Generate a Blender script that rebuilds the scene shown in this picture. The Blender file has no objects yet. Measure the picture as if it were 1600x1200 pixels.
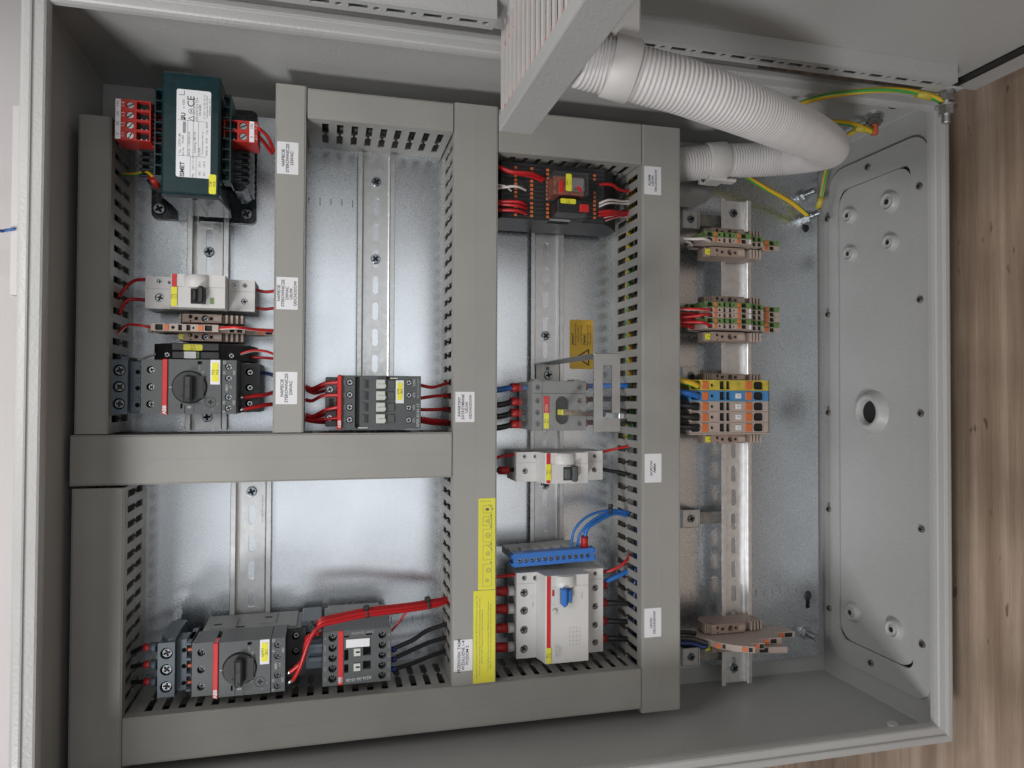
import bpy, math, random
from mathutils import Vector, Matrix, geometry
random.seed(7)
# Panel frame, in millimetres: x runs down the real cabinet (right in the picture), y to its hinge side
# (up in the picture), z out of the mounting plate. The world is upright: z up, floor at 0.
FLOOR_X = 632.0
A3 = Matrix(((0, 1, 0), (0, 0, -1), (-1, 0, 0)))
def W(x, y, z): return Vector((y * .001, -z * .001, (FLOOR_X - x) * .001))
def RZ(a): return Matrix.Rotation(a, 3, 'Z')
sc = bpy.context.scene
col = sc.collection
# ------------------------------------------------------------------ camera
cd = bpy.data.cameras.new('camera'); cam = bpy.data.objects.new('camera', cd); col.objects.link(cam)
cd.sensor_width = 36; cd.lens = 1125.413 / 1600 * 36; cd.clip_start = .01; cd.clip_end = 50
Rc = Matrix.Rotation(-.249315, 3, 'Y') @ Matrix.Rotation(.0181, 3, 'X') @ Matrix.Rotation(.004, 3, 'Z')
cam.matrix_world = Matrix.Translation(W(44.285, -258.994, 697.549)) @ (A3 @ Rc).to_4x4()
sc.camera = cam
# ------------------------------------------------------------------ light: a workshop with ceiling strip lights and a window
wd = bpy.data.worlds.new('World'); sc.world = wd; wd.use_nodes = True
nt = wd.node_tree; bgn = nt.nodes['Background']
tc = nt.nodes.new('ShaderNodeTexCoord'); sx = nt.nodes.new('ShaderNodeSeparateXYZ'); rp = nt.nodes.new('ShaderNodeValToRGB')
mr = nt.nodes.new('ShaderNodeMapRange'); mr.inputs[1].default_value = -1; mr.inputs[2].default_value = 1
nt.links.new(tc.outputs['Generated'], sx.inputs[0]); nt.links.new(sx.outputs[2], mr.inputs[0]); nt.links.new(mr.outputs[0], rp.inputs[0])
rp.color_ramp.elements[0].position = .25; rp.color_ramp.elements[0].color = (.06, .057, .054, 1)
rp.color_ramp.elements[1].position = .85; rp.color_ramp.elements[1].color = (.42, .425, .43, 1)
nt.links.new(rp.outputs[0], bgn.inputs[0]); bgn.inputs[1].default_value = .07
def area(name, px, py, pz, tx, ty, tz, sx_, sy_, power, colr):
    l = bpy.data.lights.new(name, 'AREA'); l.shape = 'RECTANGLE'; l.size = sx_; l.size_y = sy_; l.energy = power; l.color = colr
    o = bpy.data.objects.new(name, l); col.objects.link(o)
    p = W(px, py, pz); d = (W(tx, ty, tz) - p).normalized()
    o.matrix_world = Matrix.Translation(p) @ d.to_track_quat('-Z', 'Y').to_matrix().to_4x4()
area('ceiling_light', -430, -170, 590, 120, -290, 0, .20, .30, 2.5, (1, .985, .97))
area('window_light', -520, -1200, 1060, 300, -320, 0, .30, .30, 12, (.985, .985, 1))
area('bright_hall', 210, -200, 1500, 210, -230, 0, 1.30, 1.0, 4.5, (.95, .975, 1))
sc.view_settings.view_transform = 'Standard'; sc.view_settings.look = 'None'
sc.view_settings.exposure = 0; sc.view_settings.gamma = 1
# ------------------------------------------------------------------ materials
def ramp(nt, fac, stops):
    r = nt.nodes.new('ShaderNodeValToRGB'); e = r.color_ramp.elements
    while len(e) < len(stops): e.new(.5)
    for i, (p, c) in enumerate(stops): e[i].position = p; e[i].color = (*c, 1)
    nt.links.new(fac, r.inputs[0]); return r.outputs[0]
def noise(nt, scale, detail=3, stretch=None, rough=.5):
    t = nt.nodes.new('ShaderNodeTexCoord'); n = nt.nodes.new('ShaderNodeTexNoise')
    n.inputs['Scale'].default_value = scale; n.inputs['Detail'].default_value = detail; n.inputs['Roughness'].default_value = rough
    if stretch:
        m = nt.nodes.new('ShaderNodeMapping'); m.inputs['Scale'].default_value = stretch
        nt.links.new(t.outputs['Object'], m.inputs[0]); nt.links.new(m.outputs[0], n.inputs['Vector'])
    else: nt.links.new(t.outputs['Object'], n.inputs['Vector'])
    return n.outputs['Fac']
def mat(name, c, rough=.5, metal=0, bump=None, vary=.06, vscale=60, rvary=0, rscale=100, trans=0, emit=None, alpha=1, coat=0, spec=.5):
    m = bpy.data.materials.new(name); m.use_nodes = True; nt = m.node_tree; b = nt.nodes['Principled BSDF']
    b.inputs['Roughness'].default_value = rough; b.inputs['Metallic'].default_value = metal
    b.inputs['Specular IOR Level'].default_value = spec
    if vary:
        f = noise(nt, vscale, 4)
        lo = tuple(max(0, v * (1 - vary)) for v in c); hi = tuple(min(1, v * (1 + vary)) for v in c)
        nt.links.new(ramp(nt, f, [(.3, lo), (.7, hi)]), b.inputs['Base Color'])
    else: b.inputs['Base Color'].default_value = (*c, 1)
    if rvary:
        f = noise(nt, rscale, 5); q = nt.nodes.new('ShaderNodeMapRange')
        q.inputs[1].default_value = .3; q.inputs[2].default_value = .7; q.inputs[3].default_value = rough - rvary; q.inputs[4].default_value = rough + rvary
        nt.links.new(f, q.inputs[0]); nt.links.new(q.outputs[0], b.inputs['Roughness'])
    if bump:
        bn = nt.nodes.new('ShaderNodeBump'); bn.inputs['Strength'].default_value = bump[1]; bn.inputs['Distance'].default_value = bump[2] if len(bump) > 2 else .0004
        nt.links.new(noise(nt, bump[0], 2), bn.inputs['Height']); nt.links.new(bn.outputs[0], b.inputs['Normal'])
    if trans: b.inputs['Transmission Weight'].default_value = trans; b.inputs['IOR'].default_value = 1.3
    if alpha < 1: b.inputs['Alpha'].default_value = alpha
    if coat: b.inputs['Coat Weight'].default_value = coat; b.inputs['Coat Roughness'].default_value = .08
    return m
M = {}
M['coat'] = mat('grey_powder_coat', (.405, .405, .395), .40, bump=(420, .5, .0006), vary=.05, vscale=7, rvary=.05, rscale=14)
M['duct'] = mat('grey_pvc', (.285, .278, .258), .46, bump=(900, .12, .0002), vary=.055, vscale=18, rvary=.07, rscale=24)
M['ductd'] = mat('grey_pvc_tray', (.30, .295, .275), .55, vary=.04, vscale=40)
M['galv'] = mat('galvanised_steel', (.74, .78, .82), .27, 1, vary=.06, vscale=14, rvary=.010, rscale=320)
M['rail'] = mat('zinc_plated_rail', (.66, .67, .67), .36, 1, vary=.06, vscale=120, rvary=.06, rscale=300, bump=(1500, .12, .0002))
M['rail2'] = mat('bright_zinc_rail', (.86, .86, .86), .42, 1, vary=.08, vscale=140, rvary=.08, rscale=300)
M['zinc'] = mat('bright_zinc', (.60, .62, .64), .27, 1, vary=.08, vscale=400)
M['steel'] = mat('brushed_steel', (.46, .465, .46), .36, 1, vary=.06, vscale=90, bump=(700, .15, .0003))
M['dgrey'] = mat('dark_grey_plastic', (.072, .078, .080), .48, vary=.05, vscale=80, bump=(1800, .12, .0002))
M['mgrey'] = mat('mid_grey_plastic', (.20, .205, .20), .5, vary=.05, vscale=80)
M['bgrey'] = mat('blue_grey_plastic', (.075, .098, .118), .45, vary=.06, vscale=90)
M['black'] = mat('black_plastic', (.018, .019, .020), .42, vary=.1, vscale=90)
M['gap'] = mat('black_shade_and_marks', (.008, .008, .008), .7, vary=0)  # shade of holes, slots and gaps painted black; also joints and marks
M['knob'] = mat('knob_plastic', (.026, .027, .028), .38, vary=.08, vscale=90)
M['white'] = mat('light_grey_plastic', (.56, .55, .535), .42, vary=.025, vscale=60)
M['wside'] = mat('grey_plastic_sides', (.44, .44, .42), .5, vary=.03, vscale=60)
M['btn'] = mat('pale_green_grey_plastic', (.50, .52, .48), .5, vary=.03, vscale=100)
M['hose'] = mat('light_grey_hose', (.55, .53, .52), .5, vary=.03, vscale=60)
M['clamp'] = mat('hose_clamp_plastic', (.52, .505, .485), .5, vary=.03, vscale=60)
M['red'] = mat('red_strip', (.52, .018, .018), .45, vary=.05)
M['redp'] = mat('red_terminal_plastic', (.38, .020, .015), .42, vary=.06, vscale=120)
M['cap'] = mat('red_end_sleeve', (.38, .014, .016), .45, vary=.08, vscale=200)
M['wred'] = mat('red_wire', (.43, .012, .016), .36, vary=.1, vscale=300)
M['wblack'] = mat('black_wire', (.014, .014, .016), .4, vary=.1, vscale=300)
M['wblue'] = mat('blue_wire', (.020, .13, .42), .38, vary=.08, vscale=300)
M['wdblue'] = mat('dark_blue_wire', (.012, .035, .16), .4, vary=.08, vscale=300)
M['wwhite'] = mat('white_wire', (.62, .57, .54), .4, vary=.04, vscale=300)
M['yellow'] = mat('yellow_label', (.70, .66, .035), .45, vary=.02)
M['yellow2'] = mat('yellow_sticker', (.66, .62, .05), .5, vary=.03, vscale=40)
M['amber'] = mat('amber_sticker', (.62, .38, .035), .45, vary=.04, vscale=60)
M['paper'] = mat('white_label', (.68, .68, .70), .5, vary=.02)
M['ink'] = mat('black_ink', (.03, .03, .03), .6, vary=0)
M['fink'] = mat('faded_ink', (.16, .15, .13), .6, vary=0)
M['gink'] = mat('grey_print', (.30, .30, .30), .6, vary=0)
M['wink'] = mat('white_print', (.55, .56, .55), .5, vary=0)
M['beige'] = mat('beige_plastic', (.40, .325, .28), .5, vary=.05, vscale=150)
M['beiged'] = mat('brown_beige_plastic', (.29, .215, .175), .5, vary=.05, vscale=150)
M['orange'] = mat('orange_button', (.58, .15, .045), .45, vary=.08, vscale=300)
M['green'] = mat('green_yellow_plastic', (.13, .22, .07), .5, vary=.25, vscale=160)
M['tyel'] = mat('yellow_green_terminal', (.50, .40, .05), .5, vary=.22, vscale=130)
M['tblue'] = mat('blue_terminal', (.06, .22, .44), .45, vary=.05, vscale=100)
M['bluep'] = mat('blue_plastic', (.030, .145, .46), .42, vary=.06, vscale=120)
M['teal'] = mat('dark_teal_lacquer', (.004, .022, .026), .28, bump=(300, .35, .0006), vary=.25, vscale=180, coat=.25)
M['teald'] = mat('black_teal_core', (.013, .017, .019), .25, bump=(220, .4, .0008), vary=.3, vscale=120, coat=.3)
M['clear'] = mat('clear_plastic', (.70, .73, .76), .10, vary=0, alpha=.03, spec=.3)
M['copper'] = mat('copper_red', (.50, .10, .045), .45, vary=.1, vscale=300)
M['relayc'] = mat('relay_core_brown', (.20, .06, .035), .5, vary=.5, vscale=250)
M['gasket'] = mat('black_gasket', (.012, .012, .012), .7, vary=.1)
M['backwall'] = mat('workshop_wall', (.74, .70, .69), .7, vary=.04, vscale=4, bump=(200, .1))
M['dirt'] = mat('dirty_zinc', (.30, .29, .27), .55, 1, vary=.3, vscale=120)
# green-yellow earth wire: stripes that run along the wire, in u of the tube
def stripe_mat(name, a, b_, s):
    m = bpy.data.materials.new(name); m.use_nodes = True; nt = m.node_tree; b = nt.nodes['Principled BSDF']
    b.inputs['Roughness'].default_value = .38
    uv = nt.nodes.new('ShaderNodeUVMap'); sp = nt.nodes.new('ShaderNodeSeparateXYZ'); nt.links.new(uv.outputs[0], sp.inputs[0])
    mu = nt.nodes.new('ShaderNodeMath'); mu.operation = 'MULTIPLY'; mu.inputs[1].default_value = s; nt.links.new(sp.outputs[0], mu.inputs[0])
    fr = nt.nodes.new('ShaderNodeMath'); fr.operation = 'FRACT'; nt.links.new(mu.outputs[0], fr.inputs[0])
    r = nt.nodes.new('ShaderNodeValToRGB'); r.color_ramp.interpolation = 'CONSTANT'
    r.color_ramp.elements[0].position = 0; r.color_ramp.elements[0].color = (*a, 1)
    r.color_ramp.elements[1].position = .62 if s > 1 else .5; r.color_ramp.elements[1].color = (*b_, 1)
    nt.links.new(fr.outputs[0], r.inputs[0]); nt.links.new(r.outputs[0], b.inputs['Base Color']); return m
M['earth'] = stripe_mat('green_yellow_wire', (.68, .42, .02), (.05, .30, .06), 2)
M['redwhite'] = stripe_mat('red_white_wire', (.55, .02, .02), (.62, .56, .54), 2)
def wood_mat():
    m = bpy.data.materials.new('worn_plywood'); m.use_nodes = True; nt = m.node_tree; b = nt.nodes['Principled BSDF']
    b.inputs['Roughness'].default_value = .62
    g = noise(nt, 5, 5, (1, .45, 11), .55); c1 = ramp(nt, g, [(.25, (.24, .165, .115)), (.5, (.40, .295, .215)), (.72, (.60, .47, .37))])
    s = noise(nt, 6, 4); c2 = ramp(nt, s, [(.35, (.66, .64, .62)), (.62, (1, 1, 1))])
    k = noise(nt, 60, 3, (1, .5, 1.4)); c3 = ramp(nt, k, [(.265, (.48, .41, .36)), (.31, (1, 1, 1))])
    fibre = noise(nt, 60, 5, (1, .5, 14), .7); c4 = ramp(nt, fibre, [(.3, (.88, .87, .86)), (.6, (1.0, 1.0, 1.0))])
    last = c1
    for c in (c2, c3, c4):
        mx = nt.nodes.new('ShaderNodeMix'); mx.data_type = 'RGBA'; mx.blend_type = 'MULTIPLY'; mx.inputs[0].default_value = 1
        nt.links.new(last, mx.inputs[6]); nt.links.new(c, mx.inputs[7]); last = mx.outputs[2]
    nt.links.new(last, b.inputs['Base Color'])
    bn = nt.nodes.new('ShaderNodeBump'); bn.inputs['Strength'].default_value = .5; bn.inputs['Distance'].default_value = .001
    nt.links.new(fibre, bn.inputs['Height']); nt.links.new(bn.outputs[0], b.inputs['Normal']); return m
M['wood'] = wood_mat()
# ------------------------------------------------------------------ mesh helpers (absolute panel millimetres)
def inside(p, poly):
    x, y = p; c = False; n = len(poly); j = n - 1
    for i in range(n):
        xi, yi = poly[i]; xj, yj = poly[j]
        if (yi > y) != (yj > y) and x < (xj - xi) * (y - yi) / (yj - yi) + xi: c = not c
        j = i
    return c
def circ(cx, cy, r, n=16, a0=0): return [(cx + r * math.cos(a0 + 2 * math.pi * i / n), cy + r * math.sin(a0 + 2 * math.pi * i / n)) for i in range(n)]
def rect(x0, x1, y0, y1): return [(min(x0, x1), min(y0, y1)), (max(x0, x1), min(y0, y1)), (max(x0, x1), max(y0, y1)), (min(x0, x1), max(y0, y1))]
def rrect(x0, x1, y0, y1, r, n=4):
    x0, x1 = min(x0, x1), max(x0, x1); y0, y1 = min(y0, y1), max(y0, y1); out = []
    for cx, cy, a in ((x1 - r, y1 - r, 0), (x0 + r, y1 - r, 90), (x0 + r, y0 + r, 180), (x1 - r, y0 + r, 270)):
        for k in range(n + 1):
            t = math.radians(a + 90 * k / n); out.append((cx + r * math.cos(t), cy + r * math.sin(t)))
    return out
def spline(pts, per=6):
    P = [Vector(p) for p in pts]
    if len(P) < 3: return P
    out = []
    for i in range(len(P) - 1):
        p0 = P[max(i - 1, 0)]; p1 = P[i]; p2 = P[i + 1]; p3 = P[min(i + 2, len(P) - 1)]
        for k in range(per):
            t = k / per
            out.append(.5 * ((2 * p1) + (-p0 + p2) * t + (2 * p0 - 5 * p1 + 4 * p2 - p3) * t * t + (-p0 + 3 * p1 - 3 * p2 + p3) * t ** 3))
    out.append(P[-1]); return out
AX = {'z': lambda a, b, h: (a, b, h), 'y': lambda a, b, h: (a, h, b), 'x': lambda a, b, h: (h, a, b)}
class MB:
    def __init__(s): s.v = []; s.f = []; s.uv = {}; s.sm = set(); s.dk = set()
    def add(s, vs, fs, smooth=False):
        o = len(s.v); s.v += [tuple(v) for v in vs]
        for f in fs:
            if smooth: s.sm.add(len(s.f))
            s.f.append([i + o for i in f])
        return s
    def box(s, x0, x1, y0, y1, z0, z1, r=0):
        x0, x1 = min(x0, x1), max(x0, x1); y0, y1 = min(y0, y1), max(y0, y1); z0, z1 = min(z0, z1), max(z0, z1)
        r = min(r, (x1 - x0) * .45, (y1 - y0) * .45, (z1 - z0) * .45)
        if r <= 0:
            vs = [(x, y, z) for z in (z0, z1) for y in (y0, y1) for x in (x0, x1)]
            return s.add(vs, [(0, 2, 3, 1), (4, 5, 7, 6), (0, 1, 5, 4), (2, 6, 7, 3), (0, 4, 6, 2), (1, 3, 7, 5)])
        vs = []; idx = {}
        for i in (0, 1):
            for j in (0, 1):
                for k in (0, 1):
                    X = (x0, x1)[i]; Y = (y0, y1)[j]; Z = (z0, z1)[k]
                    xi = X + (r if i == 0 else -r); yi = Y + (r if j == 0 else -r); zi = Z + (r if k == 0 else -r)
                    for a, v in (('x', (X, yi, zi)), ('y', (xi, Y, zi)), ('z', (xi, yi, Z))): idx[(i, j, k, a)] = len(vs); vs.append(v)
        F = []
        g = lambda i, j, k, a: idx[(i, j, k, a)]
        F += [(g(0,0,0,'x'), g(0,0,1,'x'), g(0,1,1,'x'), g(0,1,0,'x')), (g(1,0,0,'x'), g(1,1,0,'x'), g(1,1,1,'x'), g(1,0,1,'x')),
              (g(0,0,0,'y'), g(1,0,0,'y'), g(1,0,1,'y'), g(0,0,1,'y')), (g(0,1,0,'y'), g(0,1,1,'y'), g(1,1,1,'y'), g(1,1,0,'y')),
              (g(0,0,0,'z'), g(0,1,0,'z'), g(1,1,0,'z'), g(1,0,0,'z')), (g(0,0,1,'z'), g(1,0,1,'z'), g(1,1,1,'z'), g(0,1,1,'z'))]
        for i in (0, 1):
            for j in (0, 1):
                F.append((g(i,j,0,'x'), g(i,j,1,'x'), g(i,j,1,'y'), g(i,j,0,'y')))
                F.append((g(i,0,j,'x'), g(i,1,j,'x'), g(i,1,j,'z'), g(i,0,j,'z')))
                F.append((g(0,i,j,'y'), g(1,i,j,'y'), g(1,i,j,'z'), g(0,i,j,'z')))
                for k in (0, 1): F.append((g(i,j,k,'x'), g(i,j,k,'y'), g(i,j,k,'z')))
        return s.add(vs, F)
    def slab(s, outer, holes, h0, h1, axis='z', both=False):
        """solid of outline `outer`, h0..h1; holes = [(poly, depth)] sunk from the h1 side, depth None = right through"""
        T = AX[axis]; polys = [outer] + [h[0] for h in holes]; vs = []; ed = []
        for p in polys:
            o = len(vs); vs += [Vector(q) for q in p]; ed += [(o + i, o + (i + 1) % len(p)) for i in range(len(p))]
        R = geometry.delaunay_2d_cdt(vs, ed, [], 0, 1e-5); tv = R[0]
        def put(tris, h): s.add([T(v[0], v[1], h) for v in tv], tris)
        top = []; bot = []
        for t in R[2]:
            c = (sum(tv[i][0] for i in t) / len(t), sum(tv[i][1] for i in t) / len(t))
            if not inside(c, outer): continue
            hd = [d for (p, d) in holes if inside(c, p)]
            if not hd: top.append(t)
            elif hd[0] is not None: s.dk.add(len(s.f)); put([t], h1 - hd[0] if h1 > h0 else h1 + hd[0])  # floor of a sunk hole, painted black as recess shade
            if not any(d is None for d in hd): bot.append(t)
        put(top, h1); put(bot, h0)
        def wall(p, a, b):
            n = len(p); s.add([T(q[0], q[1], a) for q in p] + [T(q[0], q[1], b) for q in p], [(i, (i + 1) % n, n + (i + 1) % n, n + i) for i in range(n)])
        wall(outer, h0, h1)
        for p, d in holes: wall(p, h0 if d is None else (h1 - d if h1 > h0 else h1 + d), h1)
        return s
    def prism(s, poly, h0, h1, axis='z'):
        T = AX[axis]; n = len(poly)
        return s.add([T(*q, h0) for q in poly] + [T(*q, h1) for q in poly],
                     [tuple(range(n))[::-1], tuple(range(n, 2 * n))] + [(i, (i + 1) % n, n + (i + 1) % n, n + i) for i in range(n)])
    def lathe(s, c, prof, axis='z', n=20, smooth=True):
        """prof = [(radius, height)] around axis through c=(a,b) in the plane across the axis; heights absolute"""
        T = AX[axis]; vs = []
        for r, h in prof: vs += [T(c[0] + r * math.cos(2 * math.pi * i / n), c[1] + r * math.sin(2 * math.pi * i / n), h) for i in range(n)]
        fs = [(k * n + i, k * n + (i + 1) % n, (k + 1) * n + (i + 1) % n, (k + 1) * n + i) for k in range(len(prof) - 1) for i in range(n)]
        s.add(vs, fs, smooth)
        s.add([vs[i] for i in range(n)], [tuple(range(n))[::-1]]); k = (len(prof) - 1) * n
        return s.add([vs[k + i] for i in range(n)], [tuple(range(n))])
    def cyl(s, c, r, h0, h1, axis='z', n=18): return s.lathe(c, [(r, h0), (r, h1)], axis, n)
    def tube(s, pts, r, n=8, per=6, twist=0, rad=None):
        P = spline(pts, per); m = len(P); o = len(s.v); up = None; prev = None
        L = 0
        for k, p in enumerate(P):
            t = (P[min(k + 1, m - 1)] - P[max(k - 1, 0)]).normalized()
            if up is None:
                up = t.cross(Vector((0, 0, 1)));
                if up.length < .1: up = t.cross(Vector((0, 1, 0)))
                up.normalize()
            up = (up - t * up.dot(t)).normalized(); b = t.cross(up)
            if prev is not None: L += (p - prev).length
            prev = p; rr = rad(k / (m - 1), L) if rad else r; ph = twist * L
            for i in range(n):
                a = 2 * math.pi * i / n + ph; s.v.append(tuple(p + (up * math.cos(a) + b * math.sin(a)) * rr))
        for k in range(m - 1):
            for i in range(n):
                s.uv[len(s.f)] = ((i / n, k / m), ((i + 1) / n, k / m), ((i + 1) / n, (k + 1) / m), (i / n, (k + 1) / m))
                s.sm.add(len(s.f)); s.f.append([o + k * n + i, o + k * n + (i + 1) % n, o + (k + 1) * n + (i + 1) % n, o + (k + 1) * n + i])
        s.f.append([o + i for i in range(n)][::-1]); s.f.append([o + (m - 1) * n + i for i in range(n)])
        return s
    def mesh(s, name, m, org):
        me = bpy.data.meshes.new(name)
        me.from_pydata([((v[0] - org[0]) * .001, (v[1] - org[1]) * .001, (v[2] - org[2]) * .001) for v in s.v], [], s.f)
        me.materials.append(m)
        if s.dk:
            me.materials.append(M['gap'])
            for i in s.dk: me.polygons[i].material_index = 1
        if s.uv:
            ul = me.uv_layers.new(name='UVMap').data
            for p in me.polygons:
                u = s.uv.get(p.index)
                if u:
                    for li, q in zip(p.loop_indices, u): ul[li].uv = q
        for i in s.sm: me.polygons[i].use_smooth = True
        me.validate(); me.update(); return me
class Thing:
    def __init__(s, name, label, cat, org, group=None, rot=0):
        s.o = bpy.data.objects.new(name, None); col.objects.link(s.o); s.org = org; s.o.empty_display_size = .01
        s.o.matrix_world = Matrix.Translation(W(*org)) @ (A3 @ RZ(rot)).to_4x4()
        s.o['label'] = label; s.o['category'] = cat
        if group: s.o['group'] = group
    def part(s, name, mb, m, parent=None, label=None):
        me = mb.mesh(name, M[m], s.org); o = bpy.data.objects.new(name, me); col.objects.link(o)
        o.parent = parent or s.o
        if label: o['label'] = label
        return o
    def inst(s, name, me, x, y, z, R=None, sc_=1, parent=None):
        o = bpy.data.objects.new(name, me); col.objects.link(o); o.parent = parent or s.o
        po = parent_off.get(parent.name, (0, 0, 0)) if parent else (0, 0, 0)
        m = Matrix.Translation(Vector(((x - s.org[0]) * .001, (y - s.org[1]) * .001, (z - s.org[2]) * .001)))
        if R is not None: m = m @ R.to_4x4()
        o.matrix_local = m @ Matrix.Scale(sc_, 4); return o
parent_off = {}
def single(name, label, cat, mb, m, group=None, kind=None):
    xs = [v[0] for v in mb.v]; ys = [v[1] for v in mb.v]; zs = [v[2] for v in mb.v]
    org = ((min(xs) + max(xs)) / 2, (min(ys) + max(ys)) / 2, min(zs)); me = mb.mesh(name, M[m], org)
    o = bpy.data.objects.new(name, me); col.objects.link(o); o.matrix_world = Matrix.Translation(W(*org)) @ A3.to_4x4()
    if label: o['label'] = label
    if cat: o['category'] = cat
    if group: o['group'] = group
    if kind: o['kind'] = kind
    return o
# shared small meshes, made once at the origin in mm
def plus(r, w): return [(-w, -r), (w, -r), (w, -w), (r, -w), (r, w), (w, w), (w, r), (-w, r), (-w, w), (-r, w), (-r, -w), (-w, -w)]
def screw_mesh(name, r, h, m, slot='cross'):
    b = MB(); rc = r * .86; hole = plus(r * .68, r * .21) if slot == 'cross' else rect(-r * .8, r * .8, -r * .14, r * .14)
    b.slab(circ(0, 0, rc, 20), [(hole, h * .6)], 0, h); b.lathe((0, 0), [(r, 0), (r, h * .55), (rc, h * 1.0)], 'z', 20)
    b.f = b.f[:-1]                                   # open lid of the ring: the slotted slab closes it
    return b.mesh(name, M[m], (0, 0, 0))
M['dscrew'] = mat('dark_zinc_screw', (.42, .43, .45), .24, 1, vary=.25, vscale=500)
M['bscrew'] = mat('blue_zinc_screw', (.34, .38, .42), .22, 1, vary=.3, vscale=500)
SCR = screw_mesh('screw', 2.6, 1.0, 'dscrew'); SCB = screw_mesh('screw', 4.6, 2.4, 'bscrew'); SCS = screw_mesh('screw', 1.9, .8, 'dscrew')
SCSL = screw_mesh('screw', 2.9, 1.0, 'zinc', 'flat')
RX = lambda a: Matrix.Rotation(math.radians(a), 3, 'X')
RY = lambda a: Matrix.Rotation(math.radians(a), 3, 'Y')
RZd = lambda a: Matrix.Rotation(math.radians(a), 3, 'Z')
tcache = {}
def text(t, s, x, y, z, size, rot=90, m='ink', parent=None, name='lettering', space=1.0, sx=1.0, bold=0, R=None):
    key = (s, size, m, space, sx, bold)
    if key not in tcache:
        c = bpy.data.curves.new('lettering', 'FONT'); c.body = s; c.size = size * .001 * 1.38; c.align_x = 'CENTER'; c.align_y = 'CENTER'
        c.space_line = 1.0 * space; c.resolution_u = 2; c.offset = bold * .001
        o = bpy.data.objects.new('tmp', c); col.objects.link(o); dg = bpy.context.evaluated_depsgraph_get(); dg.update()
        me = bpy.data.meshes.new_from_object(o.evaluated_get(dg)); bpy.data.objects.remove(o); me.name = 'lettering'
        me.materials.clear(); me.materials.append(M[m])
        for v in me.vertices: v.co.x *= sx
        tcache[key] = me
    return t.inst(name, tcache[key], x, y, z, R if R is not None else RZd(rot), 1, parent)
def sticker(t, x0, x1, y0, y1, z, s, size, m='paper', ink='ink', parent=None, name='label_sticker', rot=90, r=.3, space=1.0, sx=1.0, th=.25, bold=0):
    b = MB().prism(rrect(x0, x1, y0, y1, r), z, z + th); o = t.part(name, b, m, parent)
    if s: text(t, s, (x0 + x1) / 2, (y0 + y1) / 2, z + th + .06, size, rot, ink, o, space=space, sx=sx, bold=bold)
    return o
# ------------------------------------------------------------------ the setting
f = MB().box(FLOOR_X, FLOOR_X + 18, -1500, 900, -900, 1600)
single('wooden_floor', None, None, f, 'wood', kind='structure')
single('wall', None, None, MB().box(-1500, FLOOR_X - .5, -1500, 900, -225, -200.5), 'backwall', kind='structure')
# a grey board behind the cabinet's top, with a slot-shaped shadow gap and a thin blue cord on it
# ------------------------------------------------------------------ enclosure
XL, XR, YB, YT, ZF, ZB = -155.0, 593.5, -568.5, 21.5, 162.0, -14.0
E = Thing('electrical_enclosure', 'open light grey steel control cabinet with galvanised mounting plate, standing on worn wooden boards', 'enclosure', ((XL + XR) / 2, (YB + YT) / 2, ZB))
prof = [(0, ZB), (0, ZF - 2.5), (.8, ZF - .8), (2.5, ZF), (6.0, ZF), (7.0, ZF - .5), (7.3, ZF - 1.6), (8.0, ZF - 2.0), (13.2, ZF - 2.8), (14.4, ZF - 3.8), (15.2, ZF - 7.0), (15.4, ZF - 11), (14.6, ZF - 12), (2.4, ZF - 13), (2.0, ZF - 18), (2.0, ZB + 2), (30, ZB + 2), (30, ZB)]
b = MB(); n = len(prof); CR = 3.0
def ring(d, z):
    out = []
    for cx, cy, sxx, syy, a0 in ((XR, YT, -1, -1, 0), (XL, YT, 1, -1, 90), (XL, YB, 1, 1, 180), (XR, YB, -1, 1, 270)):
        rad = max(CR - d, .4) if d < 10 else .4
        for k in range(4):
            t = math.radians(a0 + 30 * k)
            out.append((cx + sxx * (d + rad) + rad * math.cos(t), cy + syy * (d + rad) + rad * math.sin(t), z))
    return out
rings = [ring(d, z) for d, z in prof]; m_ = 16
vs = [v for r in rings for v in r]
b.add(vs, [(k * m_ + i, k * m_ + (i + 1) % m_, (k + 1) * m_ + (i + 1) % m_, (k + 1) * m_ + i) for k in range(n - 1) for i in range(m_)])
E.part('shell', b, 'coat')
b = MB().box(XL + 29, XR - 29, YB + 29, YT - 29, ZB + .2, ZB + 1.8); E.part('back_wall', b, 'coat')
# right (bottom) wall details: raised rim round the cable entry, gland plate set in it, screws
wx = XR - 2.0
b = MB()
gy0, gy1, gz0, gz1 = -519.5, -31.0, 18.0, 121.0
outer = rrect(gy0 - 24, gy1 + 24, gz0 - 14, gz1 + 22, 22, 6)
b.slab(outer, [(rrect(gy0, gy1, gz0, gz1, 10, 5), None)], wx - .1, wx - 3.6, 'x')
E.part('entry_frame', b, 'coat'); E.part('entry_gap', MB().box(wx - .35, wx - .15, gy0 - 1, gy1 + 1, gz0 - 1, gz1 + 1), 'gap')  # black sheet paints the shade in the gap round the gland plate
b = MB(); cones = [(-62, 94, 11.5), (-62, 37, 9.5), (-103, 95, 9.5), (-103.5, 38, 9.5), (-487, 39, 10.5), (-487, 97, 11)]
cones = [(c[0], c[1] , c[2]) for c in cones]
b.slab(rrect(gy0 + .7, gy1 - .7, gz0 + .7, gz1 - .7, 17, 6), [(circ(-273, 66, 12.4, 28), None)], wx - .4, wx - 1.9, 'x')
gp = E.part('gland_plate', b, 'coat')
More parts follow.
